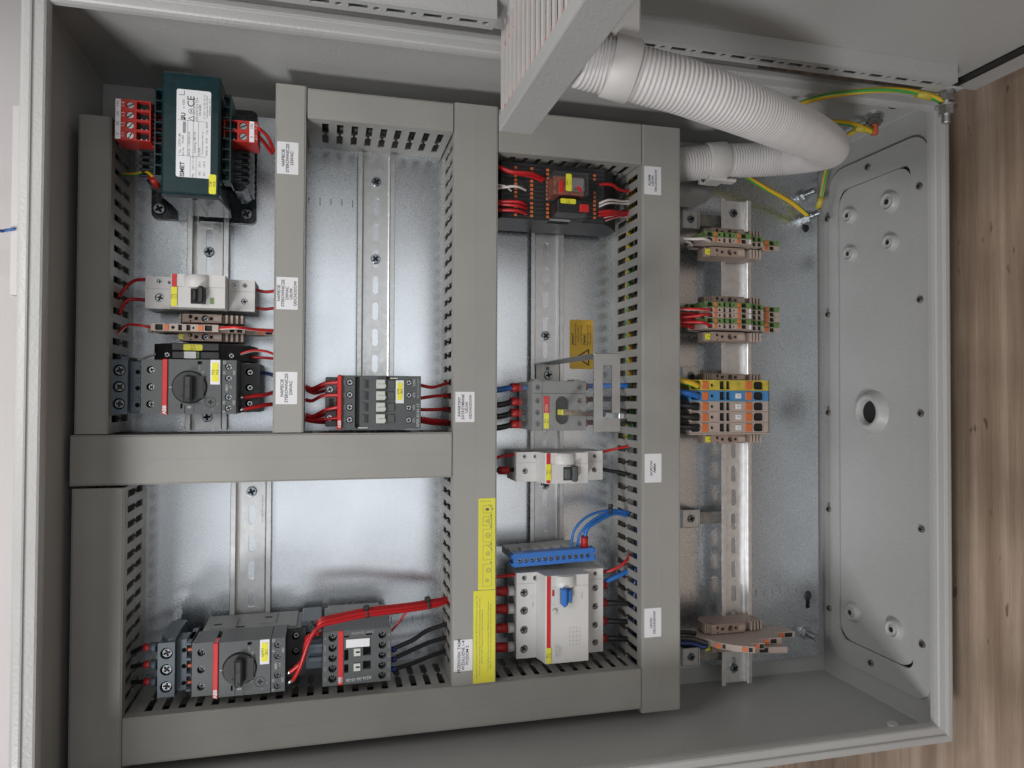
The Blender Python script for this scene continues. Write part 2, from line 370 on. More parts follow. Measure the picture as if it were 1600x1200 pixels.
for cy_, cz_, r in cones:
    b = MB().lathe((cy_, cz_), [(r, wx - 1.8), (r * .97, wx - 2.8), (r * .78, wx - 7.0), (r * .66, wx - 8.0), (r * .62, wx - 6.2), (r * .38, wx - 6.0), (r * .34, wx - 7.4), (r * .24, wx - 7.4), (r * .22, wx - 4)], 'x', 24)
    k = E.part('knockout_grommet', b, 'coat', gp)
    b = MB().cyl((cy_, cz_), r * .25, wx - 6.9, wx - 7.5, 'x', 12); E.part('grommet_hole', b, 'gap', gp)
b = MB().lathe((-273, 67), [(23.0, wx - 1.8), (21.5, wx - 3.5), (18.0, wx - 9), (16.4, wx - 10), (14.2, wx - 10), (13.0, wx - 9), (11.4, wx - 3)], 'x', 40); b.f = b.f[:-2]
E.part('cable_grommet', b, 'coat', gp)
b = MB().cyl((-273, 67), 12.6, wx - 2.2, wx - 3.4, 'x', 30); E.part('grommet_hole', b, 'gap', gp)
gsc = screw_mesh('screw', 3.3, 2.2, 'dirt')
for cy_, cz_ in ((-18, 65), (-531, 66), (-57, 132.5), (-165, 132.5), (-273, 132.5), (-382, 132.5), (-490, 132.5), (-57, 2.5), (-165, 2.5), (-275, 2.5), (-383, 2.5), (-493, 2.5)):
    E.inst('screw', gsc, wx - 3.6, cy_, cz_, RY(-90))
# black plugs of the door side wall and one in the opposite wall
for x_, z_ in ((-99, 138), (562, 130)):
    b = MB().lathe((x_, z_), [(5.6, YT - 2), (5.6, YT - 3.4), (4.4, YT - 4.4), (4.0, YT - 4.2), (2.2, YT - 4.0)], 'y', 24); E.part('wall_plug', b, 'black')
b = MB().lathe((562, 124), [(5.6, YB + 2), (5.6, YB + 3.4), (4.4, YB + 4.4), (4.0, YB + 4.2), (2.2, YB + 4.0)], 'y', 24); E.part('wall_plug', b, 'white')
# mounting plate, edge flanges, key holes, ruler ticks
px0, px1, py0, py1 = -135.0, 575.5, -545.0, -1.5
keys = []
def keyhole(x, y): return [(x + 5.2 * math.cos(math.radians(a)), y + 5.2 * math.sin(math.radians(a))) for a in range(-60, 241, 20)] + [(x - 2.6, y - 14), (x + 2.6, y - 14)]
hh = [(keyhole(561.5, -478), None), (circ(560.3,-68.3, 4.8, 18), None)]
for sx0 in (414, 424, 434): pass
b = MB().slab(rrect(px0, px1, py0, py1, 3), hh, -2.0, 0)
b.box(px1 - 1.2, px1, py0 + 4, py1 - 4, -11, -1.9); b.box(px0 + 4, px1 - 4, py0, py0 + 1.2, -11, -1.9); b.box(px0 + 4, px1 - 4, py1 - 1.2, py1, -11, -1.9)
plate = E.part('mounting_plate', b, 'galv')
def tick(x, y, L): return MB().box(x - .45, x + .45, y - L / 2, y + L / 2, 0, .12)
tk = MB()
for k, x_ in enumerate(range(25, 66, 10)): tk.box(x_ - .4, x_ + .4, -75.5 - (4 if k in (1, 4) else 3), -75.5 + 3, 0, .12)
for k, x_ in enumerate((114, 124, 134, 144)): tk.box(x_ - .4, x_ + .4, -74.5 - (5 if k == 2 else 3), -71, 0, .12)
for k, x_ in enumerate(range(497, 557, 10)): tk.box(x_ - .4, x_ + .4, -76 - 3.2, -76 + 3.2, 0, .12)
for k, x_ in enumerate(range(497, 560, 10)): tk.box(x_ - .4, x_ + .4, -471 - 3.2, -471 + (5.5 if k == 3 else 3), 0, .12)
for k, x_ in enumerate((409, 419, 429, 439)): tk.box(x_ - .4, x_ + .4, -470 - 3.2, -470 + (4.5 if k == 2 else 3), 0, .12)
for k, x_ in enumerate((104, 114, 124, 134, 144)): tk.box(x_ - .4, x_ + .4, -472 - 3, -472 + (4.5 if k == 3 else 3), 0, .12)
E.part('ruler_marks', tk, 'gink', plate)
def stud(x, y, z0, L, r=4.0, t=None, parent=None, tag='earth_stud', axis='z', nut_m='zinc'):
    """threaded stud with washer and nut; heights along axis from z0 outwards"""
    c = {'z': (x, y), 'y': (x, y), 'x': (x, y)}[axis]; sg = 1 if L > 0 else -1
    th = MB(); h = 0; pr_ = []
    while h < abs(L): pr_ += [(r, z0 + sg * h), (r * .86, z0 + sg * (h + .6))]; h += 1.2
    th.lathe(c, pr_, axis, 14)
    so = t.part(tag, th, 'zinc', parent)
    return so
def hexnut(c, r, h0, h1, axis='z', a=.2): return MB().prism(circ(c[0], c[1], r, 6, a), h0, h1, axis)
def nutset(t, c, base, axis, sg, r=6.4, parent=None, L=22, gap=5):
    t.part('washer', MB().lathe(c, [(r * 1.25, base), (r * 1.25, base + sg * 1.4)], axis, 22), 'zinc', parent)
    t.part('nut', hexnut(c, r, base + sg * 1.4, base + sg * (1.4 + gap), axis), 'zinc', parent)
    th = MB(); pr_ = []; h = 0
    while h < L: pr_ += [(r * .58, base + sg * h), (r * .5, base + sg * (h + .6))]; h += 1.2
    th.lathe(c, pr_, axis, 14); t.part('threaded_stud', th, 'zinc', parent)
nutset(E, (557.0,-31.9), 0, 'z', 1, 6.2, plate, 22)
nutset(E, (560.5,-56.9), 0, 'z', 1, 6.6, plate, 26, 9)
nutset(E, (558.1,-518.5), 0, 'z', 1, 6.2, plate, 20)
es = (560, 106)
E.part('washer', MB().lathe(es, [(8.5, YT - 2), (8.5, YT - 4)], 'y', 22), 'zinc'); E.part('nut', hexnut(es, 6.6, YT - 4, YT - 13, 'y'), 'dirt')
E.part('washer', MB().lathe(es, [(8.0, YT - 9), (8.0, YT - 10.2)], 'y', 22), 'dirt')
E.part('stud_tip', MB().lathe(es, [(3.6, YT - 13), (3.7, YT - 21), (3.0, YT - 22.5)], 'y', 14), 'copper')
b = MB().lathe((561.3,104.8), [(5.6, YT - 2), (5.6, YT - 2.3)], 'y', 26); eo = E.part('earth_symbol_disc', b, 'white')
b = MB(); ez = (561.3,104.8)
for k in range(24):
    a = 2 * math.pi * k / 24; b.box(ez[0] + 4.6 * math.cos(a) - .35, ez[0] + 4.6 * math.cos(a) + .35, YT - 2.5, YT - 2.3, ez[1] + 4.6 * math.sin(a) - .35, ez[1] + 4.6 * math.sin(a) + .35)
b.box(ez[0] - 3, ez[0] - .2, YT - 2.5, YT - 2.3, ez[1] - .3, ez[1] + .3)
for k, hh_ in enumerate((3, 2, 1)): b.box(ez[0] - .2 + k * 1.1, ez[0] + .3 + k * 1.1, YT - 2.5, YT - 2.3, ez[1] - hh_, ez[1] + hh_)
E.part('earth_symbol', b, 'ink', eo)
# warning sticker on the plate
w0x, w1x, w0y, w1y = 282.5, 308.0, -230.0, -179.5
b = MB().prism(rrect(w0x, w1x, w0y, w1y, 2), 0, .25); ws = E.part('warning_sticker', b, 'amber', plate)
text(E, 'Achtung!', 285.6, -199.5, .35, 2.5, 90, 'ink', plate, bold=.12, sx=.95)
text(E, 'Bei ausgeschaltetem\nHauptschalter\nunter Spannung', 291.5, -194.5, .35, 2.2, 90, 'ink', plate, sx=.95)
text(E, 'Danger!', 298.2, -199.5, .35, 2.5, 90, 'ink', plate, bold=.12)
text(E, 'High voltage when\nmain switch is off', 303.2, -195.3, .35, 2.2, 90, 'ink', plate, sx=.95)
tri_o = [(303.5, -209), (303.5, -227), (288.5, -218)]; tri_i = [(302.2, -211.3), (302.2, -224.7), (291.0, -218)]
b = MB().slab(tri_o, [(tri_i, None)], .25, .4); b.prism([(300.8, -218.3), (296.3, -216.2), (296.6, -218.2), (293, -217.6), (297.2, -220), (297, -218.2)], .25, .4)
E.part('warning_symbol', b, 'ink', plate)
# ------------------------------------------------------------------ door, swung open at the hinge side
D = Thing('cabinet_door', 'open grey steel door swung out beside the cabinet, with perforated stiffening profile and black gasket', 'door', (200, YT, 190))
ds = 17.0
D.part('door_panel', MB().box(-420, 567, ds, ds + 1.5, 176, 760), 'coat')
D.part('gasket', MB().box(567.6, 575.5, ds - 3.5, ds + 1.5, 183, 760, 1.5), 'gasket')
b = MB().box(576, 578, ds - 1, ds + 22, 176, 760, .5); b.box(578, 606, ds + 2, ds + 3.5, 176, 760); b.box(604.5, 606, ds + 3.6, ds + 24, 176, 760)
D.part('door_edge', b, 'coat')
D.part('door_edge', MB().box(-420, 575, ds + 1.7, ds + 22, 173.5, 175.5), 'coat')
def profile(x0, x1, phase):
    holes = []; x = x0 + phase
    while x < x1 - 22:
        holes.append((rect(x, x + 12.5, 206.6, 212.0), None)); holes.append((circ(x + 18.5, 209.4, 2.3, 12), None)); x += 25
    y0 = 2.0
    b = MB().slab(rect(x0, x1, 202, 217), holes, y0 + 1.2, y0, 'y')
    b.box(x0, x1, y0 + 1.3, ds - .1, 215.8, 217); b.box(x0, x1, y0 + 1.3, ds - .1, 202, 203.2)
    return b
D.part('stiffening_profile', profile(-300, 155, 5), 'coat')
D.part('stiffening_profile', profile(206, 545, 9), 'coat')
# door bolt with nuts
nutset(D, (553, 197), 3.0, 'y', -1, 6.2, None, 27, 7)
D.part('washer', MB().lathe((553, 197), [(8.6, -9), (8.6, -10.4)], 'y', 22), 'zinc')
D.part('nut', hexnut((553, 197), 6.2, -10.4, -17, 'y'), 'zinc')
D.part('bolt_bracket', MB().box(530, 562, 3.0, 5.0, 189, 206, .5), 'coat')
# small fixing block above the hose clamp
D.part('fixing_block', MB().box(247, 262, -8, 2, 203, 216, 1), 'white')
# ------------------------------------------------------------------ cable ducts
H = 77.0
def nub_slot(c, z0, z1, w, zn, flip):
    """a slot in the duct wall: two windows with a narrowing between them, as (along, z) outline"""
    h = w / 2; q = h * .35
    return [(c - h, z0), (c + h, z0), (c + h, zn - 2.2), (c + q, zn - .8), (c + q, zn + .8), (c + h, zn + 2.2), (c + h, z1), (c - h, z1), (c - h, zn + 2.2), (c - q, zn + .8), (c - q, zn - .8), (c - h, zn - 2.2)]
def duct(label, x0, x1, y0, y1, d, phase=0, seam=True, depth_top=H):
    """d: direction the duct runs, 'x' or 'y'. y0 > y1"""
    t = Thing('cable_duct', label, 'cable duct', ((x0 + x1) / 2, (y0 + y1) / 2, 0), 'slotted cable ducts on the mounting plate')
    ins = 1.2
    base = MB()
    if d == 'y':
        base.box(x0 + ins + 1.5, x1 - ins - 1.5, y1, y0, .1, 1.8); t.part('duct_base', base, 'ductd')
        for (a, b_) in ((x0 + ins, x0 + ins + 1.3), (x1 - ins - 1.3, x1 - ins)):
            hs = []; y = phase
            while y > y1 + 5:
                if y < y0 - 5: hs.append((nub_slot(y, 14, 64, 5.6, 37, 0), None))
                y -= 12.5
            w = MB().slab(rect(y1, y0, .2, 75), hs, a, b_, 'x'); t.part('slotted_side_wall', w, 'duct')
        c = MB().box(x0 + .9, x1 - .9, y1, y0, H - 1.6, H, .5)
        c.box(x0, x0 + 1.0, y1, y0, H - 11, H - .5, .3); c.box(x1 - 1.0, x1, y1, y0, H - 11, H - .5, .3)
        if seam: c.box((x0 + x1) / 2 - .25, (x0 + x1) / 2 + .25, y1 + .3, y0 - .3, H, H + .12)
    else:
        base.box(x0, x1, y1 + ins + 1.5, y0 - ins - 1.5, .1, 1.8); t.part('duct_base', base, 'ductd')
        for (a, b_) in ((y1 + ins, y1 + ins + 1.3), (y0 - ins - 1.3, y0 - ins)):
            hs = []; x = phase
            while x < x1 - 5:
                if x > x0 + 5: hs.append((nub_slot(x, 14, 64, 5.6, 37, 0), None))
                x += 12.5
            w = MB().slab(rect(x0, x1, .2, 75), hs, a, b_, 'y'); t.part('slotted_side_wall', w, 'duct')
        c = MB().box(x0, x1, y1 + .9, y0 - .9, H - 1.6, H, .5)
        c.box(x0, x1, y1, y1 + 1.0, H - 11, H - .5, .3); c.box(x0, x1, y0 - 1.0, y0, H - 11, H - .5, .3)
        if seam: c.box(x0 + .3, x1 - .3, (y0 + y1) / 2 - .25, (y0 + y1) / 2 + .25, H, H + .12)
    t.cover = t.part('duct_cover', c, 'duct'); return t
dA = duct('narrow duct with three white labels, between the transformer column and the empty rail', 0, 24.4, 0, -289, 'y', -90.4 + 75, False)
dB = duct('short duct across the top of the empty rail, at the door side', 25.4, 148.6, -1.5, -26.4, 'x', 39.7 - 12.5, False)
dC = duct('long wide duct down the middle with a white label and two yellow stickers', 149.4, 188.8, -.3, -509.8, 'y', -208.3 + 200)
dD = duct('short duct above the black relay block, partly under the door duct', 189.4, 326.8, -2.4, -40.4, 'x', 206.6, False)
dE = duct('long duct with three small white labels beside the terminal rail', 327.4, 366.6, -2.5, -551.3, 'y', -172.4 + 162.5)
dF = duct('long duct along the picture bottom under the contactors', -109, 326.8, -510, -546.8, 'x', 18.8 - 137.5)
dG = duct('duct crossing between the upper and lower device fields', -148, 148.8, -289.8, -329, 'x', 3)
dH = duct('short dark duct left of the transformer and the motor starter', -145.3, -122, -40.5, -289.2, 'y', -90.4 + 37.5, False)
dI = duct('short dark duct left of the lower field, running to the picture corner', -146.3, -109.4, -331, -562, 'y', -350.4 + 437.5, False)
def dlabel(t, x0, x1, y0, y1, s, size, **k): k.setdefault('bold', .07); sticker(t, x0, x1, y0, y1, H + .02, s, size, parent=t.cover, th=.2, **k)
dlabel(dA, 1.4, 18.4, -75.3, -48.6, 'NAPIECIE\nSTEROWNICZE\n230VAC', 2.5)
dlabel(dA, 2.0, 19.0, -187.5, -160.8, 'NAPIECIE\nSTEROWNICZE\n230VAC\nUSUW.\nODCHODOW', 2.35)
dlabel(dA, 2.2, 19.2, -265.6, -239, 'NAPIECIE\nSTEROWNICZE\n230VAC', 2.5)
dlabel(dC, 151.4, 168.4, -281, -254.6, 'AWARYJNY\nZATRZYMANIE\nUSUW.\nODCHODOW', 2.4)
dlabel(dC, 151.2, 167.8, -497, -470, 'PRZENOSN. TASM.\nWZDLUZNE 1-4\nPOZIOM 2', 2.6)
dlabel(dE, 329.4, 346.6, -68.2, -41.6, 'ALARM\nUSUW.\nODCHODOW', 2.35)
dlabel(dE, 330.0, 347, -338.2, -311.4, 'DOPLYW\nAMBA', 2.4)
dlabel(dE, 329.8, 346.8, -481.6, -454.8, 'USUW.\nODCHODOW', 2.4)
# the two yellow stickers
s1 = MB().prism(rect(172.4, 187.6, -428, -348), H + .02, H + .22); s1o = dC.part('yellow_sticker', s1, 'yellow2', dC.cover, 'yellow pictogram sticker with small boxes and ticks')
g = MB(); zz = H + .24
def frame(x0, x1, y0, y1, w=.22): g.slab(rect(x0, x1, y0, y1), [(rect(x0 + w, x1 - w, y0 + w, y1 - w), None)], zz, zz + .08)
for (ya, yb) in ((-361, -354), (-372, -364), (-386.5, -375), (-402, -389), (-425, -405.5)): frame(176.5, 184.5, ya, yb)
def line(ax_, ay_, bx_, by_, w=.3):
    d = Vector((bx_ - ax_, by_ - ay_)); n = Vector((-d.y, d.x)).normalized() * w / 2
    g.prism([(ax_ + n.x, ay_ + n.y), (bx_ + n.x, by_ + n.y), (bx_ - n.x, by_ - n.y), (ax_ - n.x, ay_ - n.y)], zz, zz + .1)
for (cx_, cy_) in ((184.6, -356), (183.8, -391.5)): line(cx_ + 1.0, cy_ - 1.4, cx_ - .4, cy_ - 2.2, .55); line(cx_ + 1.0, cy_ - 1.4, cx_ - 3.2, cy_ + 2.4, .45)
for cy_ in (-363, -373.4, -388, -404.4): g.box(183.2, 184.3, cy_ - .9, cy_ + .9, zz, zz + .1)
line(184.2, -365, 184.2, -371.2); line(184.2, -371.2, 178.6, -368.1); line(178.6, -368.1, 184.2, -365)
line(182.9, -367, 180.6, -368.4); line(180.6, -368.4, 183, -369)
g.box(179, 181.6, -359, -356.4, zz, zz + .1); line(178, -357.7, 182.5, -357.7, .4)
for (cx_, cy_, r_) in ((181, -380.5, 2.2), (181, -396.5, 1.8), (181.6, -411, 2.1), (180.4, -420, 1.5)): g.slab(circ(cx_, cy_, r_, 14), [(circ(cx_, cy_, r_ * .8, 14), None)], zz, zz + .08); line(cx_ - r_ * .6, cy_, cx_ + r_ * .6, cy_)
dC.part('pictograms', g, 'fink', s1o)
text(dC, 'CHECK & TEST', 178.6, -350.6, zz, 1.1, 0, 'fink', s1o)
s2 = MB().prism(rect(168.2, 187.8, -508.6, -428.4), H + .3, H + .5); s2o = dC.part('yellow_sticker', s2, 'yellow2', dC.cover, 'yellow sticker with small printed test notice')
text(dC, 'Safety key: must be tested by PUSHING the TEST BUTTON every six months. The', 171.2, -468.5, H + .56, 1.35, 90, 'fink', s2o, sx=1.13)
text(dC, 'switch must release immediately. The examination is the responsibility of the user.\nNO.TELY 2007.  Requirements for Electrical Installations', 175.0, -468.5, H + .56, 1.35, 90, 'fink', s2o, sx=1.10, space=1.2)
text(dC, 'Proszę naciskać prawy przycisk testujący. Wyłącznik musi się natychmiast\nwyłączyć. Co te kontrole odpowiedzialny jest użytkownik urządzenia.', 182.6, -468.5, H + .56, 1.35, 90, 'fink', s2o, sx=1.08, space=1.2)
# duct carried by the door, coming out towards the viewer
DD = Thing('door_cable_duct', 'pale cable duct fixed to the open door, rising past the hose with rounded slots', 'cable duct', (175, ds, 190))
yc = -65.5; hs = []
z_ = 198.0
while z_ < 470: hs.append((rrect(-56, 12, z_, z_ + 6.4, 2.6, 3), None)); z_ += 11.0
for xa, xb in ((164.2, 165.8), (185.2, 186.8)):
    DD.part('slotted_side_wall', MB().slab(rect(-64, ds - .2, 190, 500), hs, xb, xa, 'x'), 'clamp')
DD.part('duct_base', MB().box(166, 185, ds - 2, ds - .2, 190, 500), 'clamp')
c = MB().box(163.4, 187.6, yc, yc + 1.6, 189.6, 500, .5); c.box(162.9, 164.0, yc + .3, yc + 11, 189.6, 500, .3); c.box(187.0, 188.1, yc + .3, yc + 11, 189.6, 500, .3)
DD.part('duct_cover', c, 'coat')
for k, (lb_, m_, yy_, xx_) in enumerate((('bright red wire nearest the slots inside the door duct', 'wred', -50, 169), ('second red wire bundled inside the door duct', 'cap', -43, 172), ('red wire deep inside the door duct, against its base', 'cap', 2, 171), ('black filler added inside the door duct to darken its slots, beside the red wires', 'wblack', -37, 174), ('thick black filler added in mid door duct to darken its slots', 'wblack', -20, 175), ('third red wire in the middle of the door duct', 'wred', -5, 169))):
    single('wire', lb_, 'wire', MB().tube([(xx_, yy_, 193), (xx_ + 1, yy_ + 3, 260), (xx_, yy_ - 2, 340), (xx_ + 1, yy_ + 1, 490)], (8.5 if m_ == 'wblack' else 4.2), 10), m_, 'wires inside the door duct')  # oversized black tubes are fillers added so the slots look dark
# ------------------------------------------------------------------ DIN rails
def rail(label, cx, y0, y1, z0, slots, screws, markings=None, m='rail'):
    t = Thing('din_rail', label, 'mounting rail', (cx, (y0 + y1) / 2, z0), 'slotted top hat mounting rails'); w = 13.5 - 1
    hs = []; y = slots
    while y > y1 + 10:
        if y < y0 - 10: hs.append((rrect(cx - 2.7, cx + 2.7, y - 8.5, y + 8.5, 2.6, 4), None))
        y -= 25
    b = MB().slab(rect(cx - 11.5, cx + 11.5, y1, y0), hs, z0, z0 + 1.1)
    for sgn in (-1, 1):
        P = [(cx + sgn * 11.4, z0), (cx + sgn * 13.0, z0), (cx + sgn * 13.6, z0 + .8), (cx + sgn * 13.6, z0 + 6.0), (cx + sgn * 14.2, z0 + 6.6), (cx + sgn * 16.9, z0 + 6.6), (cx + sgn * 17.5, z0 + 7.2), (cx + sgn * 17.1, z0 + 7.7), (cx + sgn * 13.2, z0 + 7.7), (cx + sgn * 12.5, z0 + 7.0), (cx + sgn * 12.5, z0 + 1.5), (cx + sgn * 11.4, z0 + 1.1)]
        b.prism(P if sgn > 0 else P[::-1], y1, y0, 'y')
    ro = t.part('rail_profile', b, m)
    for y in screws: t.inst('screw', SCB, cx + random.uniform(-.2, .2), y, z0 + 1.1, RZd(random.uniform(0, 90)))
    return t
r1 = rail('zinc rail carrying the transformer side breaker and motor starter', -61.3, -90, -289, 0.1, -116, [-129, -278])
text(r1, 'www.ekv-gmbh.de', -52, -100, 1.3, 2.2, -90, 'gink')
r2 = rail('mostly empty zinc rail in the middle field above the contactor with red edge', 86.8, -28, -289, 0.1, -77.5, [-54, -128])
r3 = rail('zinc rail in the right field behind the relays, main switch and residual current breaker', 256.4, -60, -509, 0.1, -111, [-197, -237, -347])
r1b = rail('mostly empty zinc rail in the lower left field', -22.6, -330, -509, 0.1, -367.5, [-346])
text(r1b, 'www.ekv-gmbh.de', -13.2, -362, 1.3, 2.4, -90, 'gink')
r4 = rail('raised zinc rail on brackets carrying the beige terminal blocks', 457.3, -51, -556, 19.0, -338.6 + 50, [-64, -541], None, 'rail2')
text(r4, 'www.weidmueller.com', 466.5, -470, 20.2, 2.4, -90, 'gink')
# brackets of the raised rail
for yb, nm in ((-73, 'beside the uppermost terminals'), (-236, 'beside the yellow and blue terminals'), (-384, 'beside the empty part of the terminal rail'), (-526, 'under the last terminal, at the picture bottom')):
    t = Thing('rail_bracket', 'small galvanised angle bracket with one screw, ' + nm, 'bracket', (420, yb, 0), 'brackets that raise the terminal rail')
    t.part('bracket_foot', MB().box(400, 417, yb - 9, yb + 9, 18.0, 19.0, .3), 'rail')
    t.part('bracket_web', MB().box(399, 418.2, yb - 9.6, yb - 9.1, 0.1, 19.4).box(399, 400, yb - 9, yb + 9, .1, 20.2).box(417, 418.2, yb - 9, yb + 9, .1, 20.2), 'rail')
    t.part('bracket_arm', MB().box(418.3, 470, yb - 6, yb + 6, 15.6, 18.6), 'dirt')
    t.inst('screw', SCB, 408.5, yb, 19.0, RZd(20), .9)
# ------------------------------------------------------------------ transformer
T = Thing('control_transformer', 'dark teal lacquered control transformer with a big white rating plate and red terminal blocks', 'transformer', (-61, -55, 0))
T.part('core_stack', MB().box(-81.5, -39.3, -104, -9, 34, 100, 1.6), 'teal')
b = MB()
for k in range(16): b.box(-80.5 + k * 2.6, -78.3 + k * 2.6, -104.9, -103.6, 36, 96, .3)
b = MB().prism([(-81, 98), (-39.8, 98), (-36, 60), (-38, 40), (-74, 40), (-77, 62)], -106.2, -103.9, 'y'); T.part('core_end_frame', b, 'teald')
b = MB().box(-59.5, -56.0, -106.9, -106.1, 41, 97, .3)
T.part('lacquer_run', b, 'teald')
T.part('coil', MB().box(-104, -82, -88, -24, 14, 66, 7), 'teald'); T.part('coil', MB().box(-38.8, -21.5, -88, -24, 14, 66, 6), 'teald')
for k in range(6): T.part('winding_rib', MB().box(-104.6, -82.5, -84 + k * 5.2, -81 + k * 5.2, 20, 68 - (k % 2), 1.2), 'teald'); T.part('winding_rib', MB().box(-38, -20.8, -84 + k * 5.2, -81 + k * 5.2, 20, 68 - (k % 2), 1.2), 'teald')
for sx_, xa in ((-1, -82.2), (1, -38.4)):
    fl = MB(); xb = xa + sx_ * 5
    for k in range(9):
        y = -21 - k * 8.4; fl.box(xa, xb, y, y - 1.0, 66, 92)
    fl.box(xa, xb + sx_ * .9, -20, -21, 66, 92); fl.box(xb, xb + sx_ * 1.0, -20, -89.2, 66, 92); fl.box(xa, xb, -20, -89.2, 66, 78)
    T.part('bobbin_flange', fl, 'teal')
ft = MB().slab(rrect(-109, -21, -102, 2, 5), [(rect(-88, -70, -103, -94.5), None), (rrect(-104.3, -100.5, -97, -90, 1.8), None)], 1.2, 4)
T.part('mounting_foot', ft, 'teald')
for x_, y_ in ((-102.2,-93.8), (-29.3,-93.5)): T.inst('screw', SCB, x_, y_, 4.2, RZd(30), 1.1)
# rating plate
b = MB().prism(rrect(-70.9, -46.2, -90.5, -22.5, 1.5), 100, 100.3); rpl = T.part('rating_plate', b, 'paper')
RX0, RX1 = -70.5, -47.1; g = MB(); rz = 100.32
def gl(x0, y0, x1, y1, w=.22): g.box(min(x0, x1) - (w / 2 if x0 == x1 else 0), max(x0, x1) + (w / 2 if x0 == x1 else 0), min(y0, y1) - (w / 2 if y0 == y1 else 0), max(y0, y1) + (w / 2 if y0 == y1 else 0), rz, rz + .06)
rw = RX1 - RX0
for yy in (-74, -46.5): gl(RX0 + .8, yy, RX1 - 2.4, yy)
for q in (.33, .50, .66): gl(RX0 + rw * q, -74, RX0 + rw * q, -46.5)
for q in (.42, .60): gl(RX0 + rw * q, -90, RX0 + rw * q, -74)
gl(RX0 + 1.2, -27, RX0 + 5, -27, .4); gl(RX0 + 5, -27, RX0 + 5, -23.5, .4)
for k in range(15): gl(RX0 + 4.2, -56 + k * .58, RX0 + 6.4, -56 + k * .58, .3 if k % 3 else .42)
g.slab(circ(RX0 + rw * .43, -39, 2, 20), [(circ(RX0 + rw * .43, -39, 1.7, 20), None)], rz, rz + .06); g.box(RX0 + rw * .43 - .3, RX0 + rw * .43 + .3, -40.2, -37.8, rz, rz + .06)
tc_ = (RX0 + rw * .43, -44.3); g.slab([(tc_[0] + 2, tc_[1] - 2.6), (tc_[0] + 2, tc_[1] + 1.8), (tc_[0] - 2.2, tc_[1] - .4)], [([(tc_[0] + 1.6, tc_[1] - 2.0), (tc_[0] + 1.6, tc_[1] + 1.2), (tc_[0] - 1.4, tc_[1] - .4)], None)], rz, rz + .06)
T.part('plate_print', g, 'ink', rpl)
def tt(s, q, y, size, m='ink', **k): text(T, s, RX0 + rw * q, y, rz + .05, size, 90, m, rpl, **k)
tt('ISMET', .18, -84.6, 3.2, bold=.12); tt('CE', .43, -31.6, 5.2, bold=.05)
tt('ЯU', .20, -43.5, 3.0, bold=.15); tt('us  E200', .20, -34, 1.6)
tt('Typ', .10, -71, 1.5); tt('Art.-Nr.', .20, -70.5, 1.5); tt('CSTN 180', .09, -62, 1.7); tt('701083', .19, -61.5, 1.6); tt('BA-Nr.', .38, -70.5, 1.5); tt('1.230/40/130', .38, -61, 1.6)
tt('Leistung 180 VA', .55, -63, 1.8); tt('ta 40/B', .70, -70, 1.5); tt('Schutz Isolation Vakt. en', .79, -63, 1.3); tt('50/60 Hz', .92, -69, 1.5); tt('IP 00', .92, -61, 1.5); tt('3 kg', .92, -54.5, 1.5); tt('06/04', .92, -49, 1.5)
tt('PRI.    230 V +/- 5%', .51, -82, 1.5); tt('SEC.    230 V', .71, -83, 1.5); tt('SEC.    1.80 A', .85, -83, 1.5)
tt('nach DIN EN 61558\nVDE 0570 T2-2 T2-4\nEN 60085\n', .66, -37.5, 1.55); tt('D: 230V +10, 230, 220 -5V\nLeistungstrafo IEC 60947\nPrimaerseit. 1.60 A', .92, -34.5, 1.25, space=1.1)
sticker(T, -47.1, -41.9, -102.3, -87, 100.1, 'T20\n/4.8', 2.0, 'yellow', r=1.2, name='tag_label')
def red_block(t, x0, x1, y0, y1, z0, z1, n, side, labs):
    """row of n terminals; side=-1: label strip on the low-x edge"""
    hs = []; p = (y0 - y1) / n; w = x1 - x0; scr = []
    for k in range(n):
        yc_ = y0 - p * (k + .5)
        if side < 0: sx_, ca, cb = x0 + w * .42, x0 + w * .60, x1 - 1.0
        else: sx_, ca, cb = x1 - w * .42, x0 + 1.0, x1 - w * .60
        hs.append((circ(sx_, yc_, p * .37, 14), 2.2)); hs.append((rect(ca, cb, yc_ - p * .38, yc_ + p * .38), 5)); scr.append((sx_, yc_)); scr.append(((ca + cb) / 2, yc_))
    body = MB().slab(rect(x0, x1, y1, y0), hs, z1 - 6, z1); body.box(x0 + .2, x1 - .2, y1, y0, z0, z1 - 6.02)
    bo = t.part('red_terminal_block', body, 'redp')
    for k in range(n):
        x_, y_ = scr[2 * k]; t.inst('screw', SCSL, x_, y_, z1 - 1.9, RZd(25 + 13 * k), p * .36 / 2.9, bo)
        x_, y_ = scr[2 * k + 1]; t.part('contact_pin', MB().cyl((x_ - 1.6, y_ - p * .2), .5, z1 - 4.9, z1 - 3.4, 'z', 8).cyl((x_ + 1.9, y_ - p * .2), .5, z1 - 4.9, z1 - 3.4, 'z', 8), 'zinc', bo)
    xa, xb = (x0 + .2, x0 + w * .12) if side < 0 else (x1 - w * .14, x1 - .2)
    xa, xb = (x0 + .3, x0 + w * .16) if side < 0 else (x1 - w * .24, x1 - w * .10)
    lo = t.part('terminal_label', MB().box(xa, xb, y1 + .2, y0 - .2, z1, z1 + .5), 'paper', bo)
    xs_ = (xa + xb) / 2; xo = x0 + w * .22 if side < 0 else x1 - w * .05
    for k in range(n):
        text(t, labs[k], xs_, y0 - p * (k + .5), z1 + .56, p * .24, 90, 'ink', bo)
        text(t, ['1.4', '1.3', '1.2', '1.1'][k] if n == 4 else ['2.2', '2.1'][k], xo, y0 - p * (k + .5), z1 + .1, p * .3, 90, 'wink', bo)
red_block(T, -116.9, -91.7, -30.1, -61.5, 64, 88, 4, -1, ['+5%', '230', '-5%', '0'])
